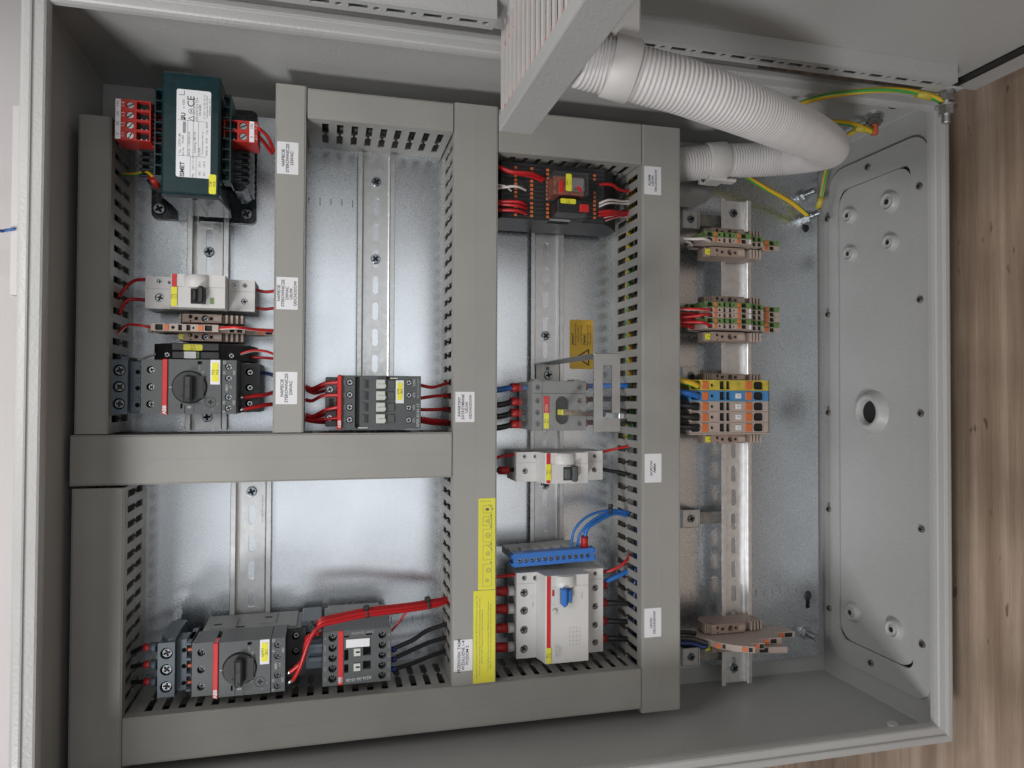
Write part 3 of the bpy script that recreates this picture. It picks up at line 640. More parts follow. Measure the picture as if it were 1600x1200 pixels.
red_block(T, -38.4, -12.9, -38.2, -55.2, 62, 88, 2, 1, ['230', '0'])
b = MB()
for k in range(8): b.box(-91, -82.4, -38 - k * 3.6, -39.2 - k * 3.6, 68, 84)
T.part('terminal_comb', b, 'redp')
single('earth_lug_sleeve', 'red crimp sleeve on the earth wire at the left foot of the transformer', 'wire sleeve',
       MB().tube([(-93.7,-83.6,70), (-92.5,-87.9,60)], 3.4, 12), 'redp')
# ------------------------------------------------------------------ DIN modular devices
def wells(t, pts, z, depth, mesh=None, s=1, parent=None, rot=None):
    for i, (x, y) in enumerate(pts): t.inst('screw', mesh or SCR, x, y, z - depth, RZd(rot if rot is not None else 17 + 31 * i), s, parent)
def mcb(name, label, cat, x0, y0, y1, lever, poles_l, poles_r, tagtxt, tagy, big=True, hump=10.5, red_to=None):
    """y0 top, y1 bottom. poles: list of (dx from x0, y, r)"""
    t = Thing(name, label, cat, (x0 + 43, (y0 + y1) / 2, 8), 'light grey breakers with a red strip')
    x1 = x0 + 85.3; xm0, xm1 = x0 + 21.6, x0 + 64.2; zs, zm = 50, 68
    body = MB().prism([(x0 + 3, 10), (x0, 14), (x0, zs - 6.02), (x1, zs - 6.02), (x1, 14), (x1 - 4, 10)], y1, y0, 'y')
    t.part('housing_base', body, 'wside')
    L = MB().slab(rect(x0, xm0 - 2.5, y1, y0), [(circ(x0 + dx, y, r, 18), 5) for dx, y, r in poles_l], zs - 6, zs)
    L.slab(rect(xm1 + .3, x1, y1, y0), [(circ(x0 + dx, y, r, 18), 5) for dx, y, r in poles_r], zs - 6, zs)
    t.part('terminal_cover', L, 'white')
    for dx, y, r in poles_l + poles_r: t.inst('screw', SCR, x0 + dx, y, zs - (3.2 if r > 2.3 else 2), RZd(random.uniform(0, 90)), r / 2.6 * .95)
    mid = MB().prism([(xm0 - 2.4, zs - 6), (xm0 - 2.4, zs + .2), (xm0 + 1, zm - 1), (xm0 + 2, zm), (xm1 - .4, zm), (xm1, zm - .4), (xm1, zs - 6)], y1 - .4, y0 + .2, 'y')
    t.part('front_housing', mid, 'white')
    ys = y0 - hump * .95
    t.part('pole_joint', MB().box(xm0 + 2, xm1 - .5, ys - .15, ys + .15, zm, zm + .12).box(x0 + .5, xm0 - 3, ys - .15, ys + .15, zs, zs + .12).box(xm1 + 1, x1 - .5, ys - .15, ys + .15, zs, zs + .12).box(xm0 + 30.5, xm0 + 30.8, ys, y0, zm, zm + .12), 'gink')
    t.part('red_strip', MB().box(xm0 + 2.1, xm0 + 5.6, (red_to if red_to is not None else y1) + .2, y0, zm + .02, zm + .6), 'red')
    hp = MB().lathe((xm0 + 20.5, zm - 7.5), [(11.5, y0 - .2), (12.1, y0 - .8), (12.1, y0 - hump + .6), (11.6, y0 - hump)], 'y', 36)
    t.part('lever_guard', hp, 'white')
    lo = sticker(t, xm0 + 1.6, xm0 + 6.2, tagy[1], tagy[0], zm + .7, tagtxt, 1.9, 'yellow', r=.5, name='tag_label')
    return t, xm0, zm
F1, xm0, zm = mcb('circuit_breaker', 'light grey two-pole breaker with black toggle above the small beige terminals, left field', 'circuit breaker', -102.6, -160.6, -187.0, 'black',
    [(10.5, -164.4, 2.1), (18.4, -165.1, 1.5), (10.8, -177.9, 3.6)], [(69.0, -165.6, 2.0), (77.3, -165.2, 2.1), (77.0, -178.8, 2.7)], 'F20\n/4.3', (-171.2, -186.7))
b = MB().box(xm0 + 16.2, xm0 + 27.6, -184.3, -171.8, zm + .02, zm + .5); F1.part('toggle_slot', b, 'gap')
b = MB().box(xm0 + 22.3, xm0 + 27.2, -184.6, -170.6, zm + .5, zm + 8.5, 1.3).box(xm0 + 17.5, xm0 + 22, -182.5, -173, zm + .5, zm + 5, 1.5); F1.part('toggle', b, 'black')
F1.part('status_window', MB().box(xm0 + 31, xm0 + 34, -184, -179, zm + .02, zm + .3), 'green')
F2, xm0, zm = mcb('circuit_breaker', 'light grey breaker with dark grey toggle standing right under the main switch', 'circuit breaker', 213.6, -310.2, -337.6, 'grey',
    [(7.9, -314.2, 2.0), (18.2, -314.3, 1.9), (8.4, -327.6, 2.9)], [(77.2, -315.0, 2.0), (77, -327.8, 2.7)], 'F01\n/0.2', (-320.0, -334.5))
b = MB().box(xm0 + 18.3, xm0 + 31.5, -335.2, -323, zm + .02, zm + .5); F2.part('toggle_slot', b, 'gap')
b = MB().box(xm0 + 25, xm0 + 30.2, -336, -321.4, zm + .5, zm + 8, 1.3).box(xm0 + 18.5, xm0 + 24.8, -334.5, -323.5, zm + .5, zm + 5, 1.5); F2.part('toggle', b, 'dgrey')
ys4 = [-440.4, -456.9, -474.6, -492.3]; yr4 = [-440.2, -457.5, -475.1, -491.7]
F3, xm0, zm = mcb('residual_current_breaker', 'wide light grey four-pole residual current breaker with blue toggle', 'circuit breaker', 214.3, -422.0, -500.8, 'blue',
    [(7.4, -426.8, 2.4), (18.2, -427.4, 2.5)] + [(7.4, y, 3.9) for y in ys4], [(77.3, -426.6, 2.2)] + [(77.3, y, 3.2) for y in yr4], 'F01\n/1.8', (-486.5, -500.6), hump=10.5, red_to=-487)
b = MB().box(xm0 + 14.5, xm0 + 26.5, -447.5, -431, zm + .02, zm + .4); F3.part('toggle_slot', b, 'mgrey')
b = MB().box(xm0 + 14.3, xm0 + 20.2, -449.0, -431.5, zm + .4, zm + 9, 2.2).box(xm0 + 20.2, xm0 + 24.8, -445, -434, zm + .4, zm + 6, 1.2); F3.part('toggle', b, 'bluep')
F3.part('indicator_window', MB().box(xm0 + 7.2, xm0 + 9.2, -440, -434.5, zm + .02, zm + .3), 'cap')
F3.part('test_button', MB().lathe((xm0 + 9.2, -454), [(2.5, zm), (2.5, zm + 1.4), (1.9, zm + 2)], 'z', 20), 'btn')
text(F3, 'T', xm0 + 8.8, -447.5, zm + .1, 1.8, 90, 'gink'); text(F3, '40/0.03', xm0 + 36, -441, zm + .1, 1.6, 90, 'gink')
text(F3, 'F204 A-40/0.03\nIn 40A  IΔn 0.03A\nUn 230/400V~\nIm 1000A', xm0 + 13.5, -490, zm + .1, 1.3, 90, 'gink')
text(F3, 'ABB', x0 if False else 214.3 + 16, -452, 50.1, 2.0, 90, 'gink')
g = MB()
for k in range(4): g.box(xm0 + 24 + k * 3.4, xm0 + 24.2 + k * 3.4, -486, -470, zm, zm + .1)
for k in range(5): g.box(xm0 + 24, xm0 + 34.2, -486 + k * 4, -485.8 + k * 4, zm, zm + .1)
g.slab(circ(214.3 + 16, -444.5, 2, 16), [(circ(214.3 + 16, -444.5, 1.75, 16), None)], 50.02, 50.1)
F3.part('circuit_print', g, 'gink')
for i, y in enumerate(ys4 + yr4):
    pass
# ------------------------------------------------------------------ motor starters
def starter(label, ox, oy, tag1, z=85):
    t = Thing('motor_starter', label, 'motor starter', (ox + 22, oy - 21.5, 8), 'dark grey motor starters with rotary knob'); h = 43.0
    ys = [oy - 8.3, oy - 21.8, oy - 35.3]
    t.part('housing_base', MB().box(ox - 14, ox + 62, oy - h + .6, oy - .6, 8, 50, .6).box(ox - 8, ox + 12, oy - .7, oy + .3, 20, 46).box(ox + 30, ox + 44, oy - .7, oy + .3, 16, 40), 'mgrey')
    t.part('vent_slot', MB().box(ox - 6, ox, oy + .31, oy + .5, 36, 39).box(ox + 12, ox + 19, oy - .59, oy - .3, 44, 47).box(ox + 34, ox + 40, oy + .31, oy + .5, 24, 27), 'gap')
    L = MB().slab(rect(ox - 16.3, ox - .1, oy - h + .5, oy - .5), [(circ(ox - 9.6, y, 2.9, 18), 6) for y in ys], 73, 80.5); L.box(ox - 16, ox + .2, oy - h + .8, oy - .8, 50.02, 73)
    t.part('terminal_cover', L, 'dgrey')
    wells(t, [(ox - 9.2, y) for y in ys], 80.5, 3.5, SCR, .92)
    f_ = MB().slab(rect(ox + 4, ox + 43, oy - h, oy), [(circ(ox + 19.7, oy - 21.8, 13.1, 40), 1.6), (rect(ox + 25.4, ox + 28.7, oy - 3.6, oy - 1.2), 3), (rect(ox + 13.2, ox + 14.8, oy - 38.6, oy - 34.6), 3), (circ(ox + 35.2, oy - 33.5, 4.1, 24), .7),
        (rect(ox + 16.2, ox + 16.7, oy - 42.5, oy - 36), 1.0), (rect(ox + 22.9, ox + 23.2, oy - 42.5, oy - 36), .5)], z - 8, z)
    f_.box(ox + 3.9, ox + 43, oy - h + .3, oy - .3, 50.02, z - 8.02); t.part('front_housing', f_, 'dgrey')
    t.part('front_groove', MB().box(ox + 42.9, ox + 43.5, oy - h, oy, z - 6, z - 1.5), 'gap')
    rs = t.part('red_strip', MB().box(ox, ox + 3.9, oy - h - .3, oy + .2, z - 12, z + 1.4, .5), 'red')
    text(t, 'ABB', ox + 1.95, oy - h + 3.4, z + 1.5, 2.7, 90, 'wink', bold=.18)
    kc = (ox + 19.7, oy - 21.8)
    kb = MB().lathe(kc, [(12.6, z - 1.5), (12.6, z + 1.2), (12.0, z + 2)], 'z', 44); ko = t.part('knob', kb, 'knob')
    t.part('knob_grip', MB().box(kc[0] - 3.3, kc[0] + 3.2, kc[1] - 12.3, kc[1] + 9.5, z + 1.5, z + 9, 1.6), 'knob', ko)
    t.part('grip_mark', MB().box(kc[0] - 3.1, kc[0] + 3.0, kc[1] + .4, kc[1] + .8, z + 9, z + 9.15).cyl((kc[0] + .4, kc[1] - 9), .9, z + 9, z + 9.1, 'z', 12).cyl((kc[0] - 4.8, kc[1] - 7), .8, z + 2, z + 2.2, 'z', 12), 'gap', ko)
    t.part('knob_plate', MB().box(kc[0] + 3.6, kc[0] + 11, kc[1] - 9, kc[1] + 9, z + 1.6, z + 2.4, .4), 'black', ko)
    t.inst('adjusting_dial', SCS, ox + 35.2, oy - 33.5, z - .9, RZd(30), 1.9).data.materials[0] if False else None
    t.part('adjusting_dial', MB().slab(circ(ox + 35.2, oy - 33.5, 3.8, 24), [([(ox + 35.2 + a, oy - 33.5 + b_) for a, b_ in plus(2.0, .55)], .8)], z - 1.2, z - .05), 'mgrey' if False else 'dgrey')
    text(t, '0', ox + 19.8, oy - 37.6, z + .1, 2.8, 90, 'wink'); text(t, 'MS116', ox + 29.5, oy - 13, z + .1, 2.1, 90, 'gink'); text(t, 'TEST', ox + 26.8, oy - 7, z + .1, 1.4, 90, 'gink')
    t.part('scale_mark', MB().box(ox + 4.8, ox + 8, oy - 22.2, oy - 21.8, z, z + .1), 'wink')
    for s_, dx, dy in (('10', 28.6, -33), ('I', 31, -38.4), ('16', 36.8, -39.5), ('12', 40.3, -35)): text(t, s_, ox + dx, oy + dy, z + .1, 1.4, 60, 'gink')
    ca = t.part('tag_carrier', MB().box(ox + 35.0, ox + 42.3, oy - 19.6, oy, z + .02, z + .9, .2), 'paper')
    sticker(t, ox + 36.2, ox + 41.0, oy - 17.3, oy - 2.4, z + .92, tag1, 2.1, 'yellow', parent=ca, name='tag_label', r=.6)
    ya = [oy - 5.4, oy - 14.4, oy - 29.6, oy - 38.3]
    a_ = MB().slab(rect(ox + 43.6, ox + 54.2, oy - h, oy), [(circ(ox + 48.4, y, 2.7, 18), 3) for y in ya], z - 7, z - .8); a_.box(ox + 43.6, ox + 54.2, oy - h, oy, 50.02, z - 7.02)
    t.part('auxiliary_contact', a_, 'dgrey'); wells(t, [(ox + 48.6, y) for y in ya], z - .8, 2.0, SCR, .95)
    for s_, dx, dy, r_ in (('22', 45.2, -1.9, 90), ('21', 45.2, -10, 90), ('NC', 52.6, -9.8, 90), ('HKF1', 47.2, -22, 90), ('-11', 50.2, -21.6, 90), ('14', 45.2, -34, 90), ('13', 45.2, -41.6, 90), ('NO', 52.6, -33.8, 90)): text(t, s_, ox + dx, oy + dy, z - .7, 1.75, r_, 'wink')
    yr = [oy - 8.6, oy - 21.6, oy - 35]
    r_ = MB().slab(rect(ox + 54.4, ox + 69.5, oy - h + 1, oy - 1.5), [(circ(ox + 61.2, y, 3.2, 18), 6) for y in yr], 48, 56); r_.box(ox + 54.4, ox + 69.5, oy - h + 1, oy - 1.5, 10, 47.98)
    t.part('terminal_cover', r_, 'black'); wells(t, [(ox + 61.6, y) for y in yr], 56, 3.4, SCR, .9)
    return t
S1 = starter('dark grey motor starter with rotary knob, in the left field below the black auxiliary block', -81.6, -230.4, 'F20\n/4.5')
S2 = starter('dark grey motor starter with rotary knob, at the picture bottom beside the red wire loop', -42.2, -454.2, 'QM71\n/8.2')
def adapter(label, x1, oy, z, dark=False, visible=True):
    t = Thing('terminal_adapter', label, 'terminal block', (x1 - 14, oy - 21, 8), 'blue-grey three-way terminal adapters')
    ys = [oy - 9.5, oy - 22.5, oy - 36]
    b = MB().slab(rrect(x1 - 24.6, x1 - 12, oy - 44, oy - 1, .6), [(circ(x1 - 18.2, y, 4.6, 24), 7) for y in ys], z - 8, z); b.box(x1 - 24.4, x1 - 12.2, oy - 43.8, oy - 1.2, 14, z - 8.02)
    b.prism([(x1 - 24, 20), (x1 - 12, 20), (x1 - 12, z - 3), (x1 - 17, z - 1), (x1 - 24, z - 12)], oy - 1, oy + 1.5, 'y')
    t.part('adapter_body', b, 'bgrey')
    wells(t, [(x1 - 18.0, y) for y in ys], z, 3, SCSL if False else SCR, 1.5)
    b = MB().slab(rect(x1 - 11.9, x1 - 4.6, oy - 42.5, oy - 2), [(circ(x1 - 6.6, y - 1, 1.9, 14), 5) for y in ys], 44, z - 8)
    t.part('adapter_step', b, 'bgrey')
    b = MB()
    for k in range(4): b.box(x1 - 4.4, x1 - .3, oy - 3 - k * 12.4, oy - 5.4 - k * 12.4, 40, z - 3, .4)
    b.box(x1 - 4.4, x1 - .3, oy - 41, oy - 3, 30, z - 12); t.part('link_comb', b, 'bgrey')
    for y in ys: t.part('contact_link', MB().box(x1 - 4.0, x1 - .6, y - 2.2, y + .2, z - 11.9, z - 8, .3), 'copper')
    return t
adapter('blue-grey terminal adapter half hidden in shade, left of the upper motor starter', -97.9, -229.6, 70)
adapter('blue-grey terminal adapter with three red-sleeved wires, lower left of the cabinet', -60.8, -454.6, 71)
# black auxiliary relay above starter 1
K = Thing('auxiliary_relay', 'slim black relay with yellow tag and white field, directly above the upper motor starter', 'relay', (-62, -222, 8))
ka, kb_ = -91.4, -29.5
b = MB().prism([(ka - 5, 12), (ka - 5, 44), (ka, 50), (ka + 14, 62), (kb_ - 14, 62), (kb_, 52), (kb_ + 8, 46), (kb_ + 12, 20), (kb_ + 12, 12)], -229.4, -216.0, 'y'); K.part('relay_body', b, 'black')
b = MB().box(ka + 13, kb_ - 13, -222.6, -216.2, 62.1, 69, .6).box(ka + 13, kb_ - 13, -229.2, -223.0, 62.1, 68, .6); K.part('relay_front', b, 'black')
b = MB().box(-69.1, -59.9, -228.8, -223.2, 68.05, 69.2, .2); K.part('white_field', b, 'paper')
b = MB().box(-59.0, -57.5, -228.8, -223.2, 68.05, 70.2, .2); K.part('green_slider', b, 'green')
sticker(K, -69.6, -55.2, -222.3, -217.4, 69.1, 'K20\n/4.3', 1.7, 'yellow', rot=180, r=1, name='tag_label')
for x_ in (ka + 7.5, kb_ - 5): K.inst('screw', SCS, x_, -225.5, 57, RZd(35), 1.1)
# ------------------------------------------------------------------ contactor with the raised red edge
C1 = Thing('contactor', 'dark grey contactor with raised red edge and four pale sliders, in the middle field', 'contactor', (86, -264, 8), 'dark grey contactors')
zc = 80; cx0, cx1, cy0, cy1 = 51.6, 121.0, -241.4, -286.3
yl = [-247.2, -257.7, -268.1, -278.6]; yr = [-247.2, -257.8, -268.5, -279.1]
C1.part('housing_base', MB().box(cx0 - 10, cx1 - 3, cy1 + .5, cy0 - .5, 8, 40, .6), 'mgrey')
hs = [(circ(61.5, y, 2.95, 20), 5) for y in yl] + [(circ(110.9, y, 2.75, 20), 4) for y in yr]
hs += [(rect(65.7, 69.6, cy1 + 1.6, cy0 - 1), 3.0), (rect(91.6, 101.3, cy0 - 3.2, cy0 - .8), 2.0), (rect(66.1, 76.2, cy1 + .5, cy1 + 1.5), 1.5)]
b = MB().slab(rect(cx0 + 3.4, cx1, cy1, cy0), hs, zc - 8, zc); b.box(cx0 + 1, cx1 - .2, cy1 + .2, cy0 - .2, 40.02, zc - 8.02); C1.part('front_housing', b, 'dgrey')
wells(C1, [(61.5, y) for y in yl], zc, 3, SCR, .98); wells(C1, [(110.9, y) for y in yr], zc, 2.6, SCR, .92)
C1.part('red_strip', MB().box(cx0 - .1, cx0 + 3.5, cy1 - .3, cy0 + .3, 52, zc + 3.5, .8), 'red'); text(C1, 'ABB', cx0 + 1.7, cy1 + 4.2, zc + 3.6, 2.5, 90, 'wink', bold=.12)
C1.part('coil_terminal', MB().box(cx0 - 10, cx0 - .2, cy1 + 1, cy0 - 1.4, 40.1, 52, .5), 'dgrey')
for y in (-253, -278): C1.inst('screw', SCR, cx0 - 6.2, y, 52, RZd(25), 1.1)
C1.part('coil_window', MB().box(cx0 - 7, cx0 - 3, -268, -261, 52, 52.3), 'gap')
for k in range(4):
    ya, yb = [(592.8, 607), (611, 625), (629, 643), (647, 661.5)][k], 0
    y0_, y1_ = [(-244.7, -252.3), (-254.5, -262.0), (-264.1, -271.7), (-273.8, -281.5)][k]
    C1.part('pale_slider', MB().box(83.2, 90.6, y1_, y0_, zc + .02, zc + 3.6, .4).box(84.0, 91.1, y1_ + 1, (y0_ + y1_) / 2, zc + 3.6, zc + 4.4, .3), 'btn')
    C1.part('dark_slider', MB().box(92.7, 98.6, y1_ + .4, y0_ - .6, zc + .02, zc + 1.4, .3), 'dgrey')
    C1.part('louvre', MB().box(71.5, 73.8, y1_ + .5, y0_ - .2, zc + .02, zc + .8, .2), 'dgrey')
    C1.part('louvre_slot', MB().box(74.7, 77.0, y1_ + .3, y0_ - .2, zc + .02, zc + .15), 'black')
ca = C1.part('tag_carrier', MB().box(99.6, 106.5, -264.7, -245.1, zc + .02, zc + .8, .2), 'paper')
sticker(C1, 101.0, 105.0, -262.0, -247.2, zc + .82, 'K70\n/8.5', 2.0, 'yellow', parent=ca, name='tag_label', r=.5)
C1.part('brass_clip', MB().box(94.7, 101.2, cy0 - 2.6, cy0 - 1.6, zc - 1, zc + .6).box(68.5, 76.4, cy1 + .6, cy1 + 1.4, zc - 1, zc + .6), 'btn')
text(C1, 'AF09-30-01-13', cx1 - 2.4, -275, zc + .1, 2.4, 90, 'wink'); text(C1, '100-250V50/60HZ', cx1 - 2.4, -252, zc + .1, 1.7, 90, 'gink')
for k, s_ in enumerate(('22NC', '6T3', '4T2', '2T1')): text(C1, s_, 115.2, yr[k] + .2, zc + .1, 1.9, 90, 'wink')
for k, s_ in enumerate(('21NC', '5L3', '3L2', '1L1')): text(C1, s_, 56.9, yl[k], zc + .1, 1.8, 90, 'gink')
# ------------------------------------------------------------------ lower contactor
C2 = Thing('contactor', 'dark grey contactor with flat red stripe and white field at the picture bottom', 'contactor', (69, -475, 8), 'dark grey contactors')
cx0, cx1, cy0, cy1 = 41.4, 97.2, -453.6, -498.2; zc = 80
C2.part('housing_base', MB().box(cx0 + .8, cx1 + 1, cy1 + 1, cy0 - .2, 8, 46, .6).box(cx0 + 4, cx1 - 6, cy0 - .3, cy0 + 2.5, 12, 34, .4), 'mgrey')
yl = [-458.7, -467.2, -475.5, -484.1, -492.6]; yr = [-459.5, -467.9, -476.3, -484.8, -493.3]
def cut(xa, xb, ya, yb): return (rect(xa, xb, yb, ya), 6)
hs = [(circ(49.3, y, 3.4, 20), 6) for y in yl] + [(circ(89.8, y, 3.2, 20), 6) for y in yr]
hs += [cut(58.6, 62.2, -469.5, -478.5), cut(73.9, 80.5, -468, -475.4), cut(58.6, 62.2, -481.5, -488.5), cut(73.9, 80.5, -480, -486.8), cut(58.5, 62.6, -458, -459.4), cut(76.5, 81.2, -457.2, -458.8)]
b = MB().slab(rect(cx0, cx1, cy1, cy0), hs, zc - 8, zc); b.box(cx0 + .4, cx1 - .4, cy1 + .4, cy0 - .4, 46.02, zc - 8.02); C2.part('front_housing', b, 'dgrey')
wells(C2, [(49.3 + .3, y + .6) for y in yl], zc, 4.0, SCR, .95); wells(C2, [(89.8 + .3, y + .6) for y in yr], zc, 4.0, SCR, .9)
C2.part('red_strip', MB().box(53.8, 57.9, cy1 + .1, cy0 - .1, zc + .02, zc + .7, .2), 'red')
text(C2, 'ABB', 55.1, cy1 + 4.2, zc + .8, 2.0, 90, 'wink', bold=.15); text(C2, 'A5161', 57.0, cy1 + 4.6, zc + .8, 1.3, 90, 'wink')
C2.part('white_field', MB().box(60.1, 79.4, -467.9, -461.0, zc + .02, zc + .9, .2), 'paper')
for y in (-471.8, -484.2):
    C2.part('white_slider', MB().slab(rect(66.4, 71.8, y - 3.2, y + 2.8), [(rect(68.2, 71.3, y - .9, y + .7), .8)], zc + .02, zc + 1.2), 'btn')
text(C2, 'AS16-30-10-26', 70.7, cy1 + 3.8, zc + .1, 2.7, 183, 'wink', sx=.92); text(C2, '230V 50/60Hz', 73.6, cy0 - 2.6, zc + .1, 2.3, 182, 'gink')
for k, s_ in enumerate(('A1', '13NO', '5/L3', '3/L2', '1/L1')): text(C2, s_, 43.4, yl[k], zc + .1, 1.7, 90, 'gink')
for k, s_ in enumerate(('A2', '14NO', '6/T3', '4/T2', '2/T1')): text(C2, s_, 95.4, yr[k], zc + .1, 1.7, 90, 'gink')
C2.part('side_link', MB().box(cx0 - 14, cx0 - .3, -491, -466, 20, 58, .6).box(cx0 - 12, cx0 - .3, -472, -469, 58.05, 62, .4).box(cx0 - 12, cx0 - .3, -484, -480, 58.05, 62, .4).box(cx0 - 18, cx0 - 1, -462, -452, 10, 52, .8), 'bgrey')
# ------------------------------------------------------------------ main switch with guide bracket and clear cover
Q = Thing('main_switch', 'grey main switch with oval shaft opening, ON marker and yellow tag, behind a clear cover', 'switch', (252, -268, 8))
qx0, qx1, qy0, qy1 = 225.9, 278.3, -243.8, -290.1
qyl = [-249.9, -262.3, -273.2, -283.5]; qyr = [-249.6, -262.2, -272.9, -283.4]
ov = [(255.0 + 6.6 * math.cos(a), -271.1 + (6.6 * math.sin(a) + (6.5 if math.sin(a) > 0 else -6.5))) for a in [2 * math.pi * k / 28 + .05 for k in range(28)]]
hs = [(circ(231.4, y, 2.4, 16), 4) for y in qyl] + [(circ(272.0, y, 2.4, 16), 4) for y in qyr] + [(ov, 5)]
b = MB().slab(rect(qx0, qx1, qy1, qy0), hs, 54, 60).box(qx0 + .5, qx1 - .5, qy1 + .5, qy0 - .5, 10, 53.98); b.box(qx0 + 2, qx0 + 8, qy0, qy0 + 1.5, 40, 60.2).box(qx1 - 12, qx1 - 6, qy0, qy0 + 1.5, 40, 60.2)
Q.part('switch_body', b, 'mgrey'); wells(Q, [(231.7, y) for y in qyl], 60, 2, SCS, 1.1); wells(Q, [(272.3, y) for y in qyr], 60, 2, SCS, 1.1)
b = MB().prism(ov, 55.1, 56.4); Q.part('shaft_recess', b, 'black')
Q.part('pole_joint', MB().box(qx0, qx1, qy0 - 11.8, qy0 - 11.4, 60, 60.12).box(236.3 - 1, 236.3 - .7, qy1, qy0, 60, 60.12), 'gap')
rm = Q.part('on_marker', MB().box(236.7, 242.2, -273.5, -258.1, 60.13, 60.7, .2), 'red'); text(Q, 'I ON', 239.4, -269.9, 60.8, 2.8, 90, 'wink', rm)
sticker(Q, 237.0, 241.9, -288.0, -273.8, 60.13, 'Q1\n/0.1', 2.0, 'yellow', r=.5, name='tag_label')
text(Q, 'OT16F4N2', 244.7, -279.4, 60.1, 1.8, 90, 'gink'); text(Q, 'ABB', 255.0, -287.2, 60.1, 1.6, 90, 'gink'); text(Q, 'CE', 265.7, -285.5, 60.1, 2.4, 90, 'gink')
sh = MB().box(250.8, 255.2, -274.8, -270.6, 56.5, 205, .4); so = Q.part('shaft', sh, 'zinc')
Q.part('shaft_tag', MB().box(250.2, 255.8, -275.2, -270.2, 60, 74, .4), 'yellow', so)
Q.part('shaft_ball', MB().lathe((253, -272.5), [(2.2, 200), (3.6, 202), (4.3, 206), (3.6, 210), (2.0, 212)], 'z', 16), 'clear', so)
G = Thing('guide_bracket', 'bent steel bracket with long slotted frame guiding the main switch shaft', 'bracket', (253, -240, 8))
G.part('bracket_arm', MB().box(242.2, 264, -226.5, -225, 10, 175.4, .3), 'steel')
G.part('bracket_foot', MB().slab(rrect(244, 268, -243, -226.6, 1), [(rrect(254, 257.6, -232, -228.5, 1.2), None)], 9.0, 10.4), 'steel')
b = MB().slab(rrect(242.2, 264, -285.5, -225.6, 1), [(rrect(249.6, 257.2, -274, -234, .4), None)], 174.2, 175.6); G.part('slotted_frame', b, 'steel')
Gi = G.inst('screw', SCB, 256.4, -237, 10.4, RZd(15))
CV = Thing('clear_cover', 'clear plastic touch guard standing over the grey main switch', 'cover', (245, -275, 60))
CV.part('cover_sheet', MB().box(204.2, 295.4, -304.8, -245.6, 95, 96, .3), 'clear')
CV.part('cover_side', MB().box(204.2, 295.4, -304.8, -304.8 + 1, 62, 94.9, .3), 'clear')
# ------------------------------------------------------------------ blue neutral bar
N = Thing('neutral_bar', 'blue neutral terminal bar with a row of twelve screws above the residual current breaker', 'terminal block', (248, -407, 45), rot=math.radians(1.6))
nx0, nx1 = 207.2, 288.2
b = MB().slab(rect(nx0 + 1.5, nx1 - 1.5, -413.0, -401.0), [(circ(nx0 + 7.6 + k * 5.98, -407.6, 2.25, 14), 4) for k in range(12)], 48, 60); b.box(nx0, nx0 + 3, -412.2, -409.5, 46, 59).box(nx0, nx0 + 3, -405, -402, 46, 59).box(nx1 - 2, nx1 + 1, -412, -409, 46, 59).box(nx1 - 2, nx1 + 1, -405, -402, 46, 59)
N.part('bar_body', b, 'bluep')
for k in range(12): N.inst('screw', SCS, nx0 + 7.6 + k * 5.98, -407.6, 57.2, RZd(k * 37), 1.1)
b = MB().box(nx0 + 2, nx1 - 8, -409, -402, 12, 42, .5)
for k in range(7): b.box(nx0 + 2 + k * 11, nx0 + 7 + k * 11, -401.9, -400.4, 34, 45.5)
N.part('bar_holder', b, 'wside')
# ------------------------------------------------------------------ relay block under the door duct
RB = Thing('relay_block', 'black relay coupler block with rows of orange latches in the upper right field', 'relay', (248, -70, 8))
b = MB().prism([(190, 10), (190, 44), (196, 60), (296, 60), (309, 46), (318, 34), (318, 10)], -95.0, -43, 'y'); RB.part('block_body', b, 'black')
g = MB(); zz = 60.02
for k in range(13): g.box(197, 236, -44.2 - k * 4.0, -44.5 - k * 4.0, zz, zz + .25)
for k in range(13): g.box(272, 296, -44.2 - k * 4.0, -44.5 - k * 4.0, zz, zz + .25)
RB.part('terminal_ribs', g, 'dgrey')['kind'] = 'stuff'
for xx, z_, cnt in ((209.3, 60, 12), (224.6, 60, 12), (240.0, 60, 12)):
    for k in range(cnt):
        y = -48 - k * 3.82 - (1.6 if k > 7 else 0)
        RB.part('orange_latch', MB().box(xx - 1.4, xx + 1.4, y - 1.2, y + 1.2, z_ + .05, z_ + .9, .2), 'orange')
for k in range(7):
    y = -66 - k * 3.9; RB.part('orange_latch', MB().box(286.2 - 1.3, 286.2 + 1.3, y - 1.2, y + 1.2, 60.05, 60.9, .2), 'orange')
for k in range(2): RB.part('orange_latch', MB().box(286.2 - 1.3, 286.2 + 1.3, -50.5 - k * 3.6, -48.3 - k * 3.6, 60.05, 60.9, .2), 'orange')
R1 = Thing('plug_in_relay', 'clear plug-in relay with red flag and yellow tag on the black relay block', 'relay', (253, -67, 60), 'plug-in relays on the relay block')
ra, rb_ = 237.2, 270
R1.part('relay_core', MB().box(ra + 2, rb_ - 2, -76, -59, 61, 82, .8), 'relayc')
R1.part('relay_coil', MB().box(ra + 14, rb_ - 3, -74, -61, 82.1, 87, 1.5), 'steel')
R1.part('clear_housing', MB().box(ra, rb_, -77.5, -57, 60.95, 90, 1), 'clear')
R1.part('red_flag', MB().box(ra + 4.2, ra + 8.0, -77, -66, 90.1, 91, .6), 'red'); R1.part('red_lever', MB().prism([(ra + 20, -71), (ra + 22, -69.5), (ra + 26, -74), (ra + 24, -75.5)], 90.1, 91), 'red')
sticker(R1, ra + 10.6, ra + 16, -75, -59.5, 90.05, '20K1\n/7.1', 1.9, 'yellow', r=1, name='tag_label')
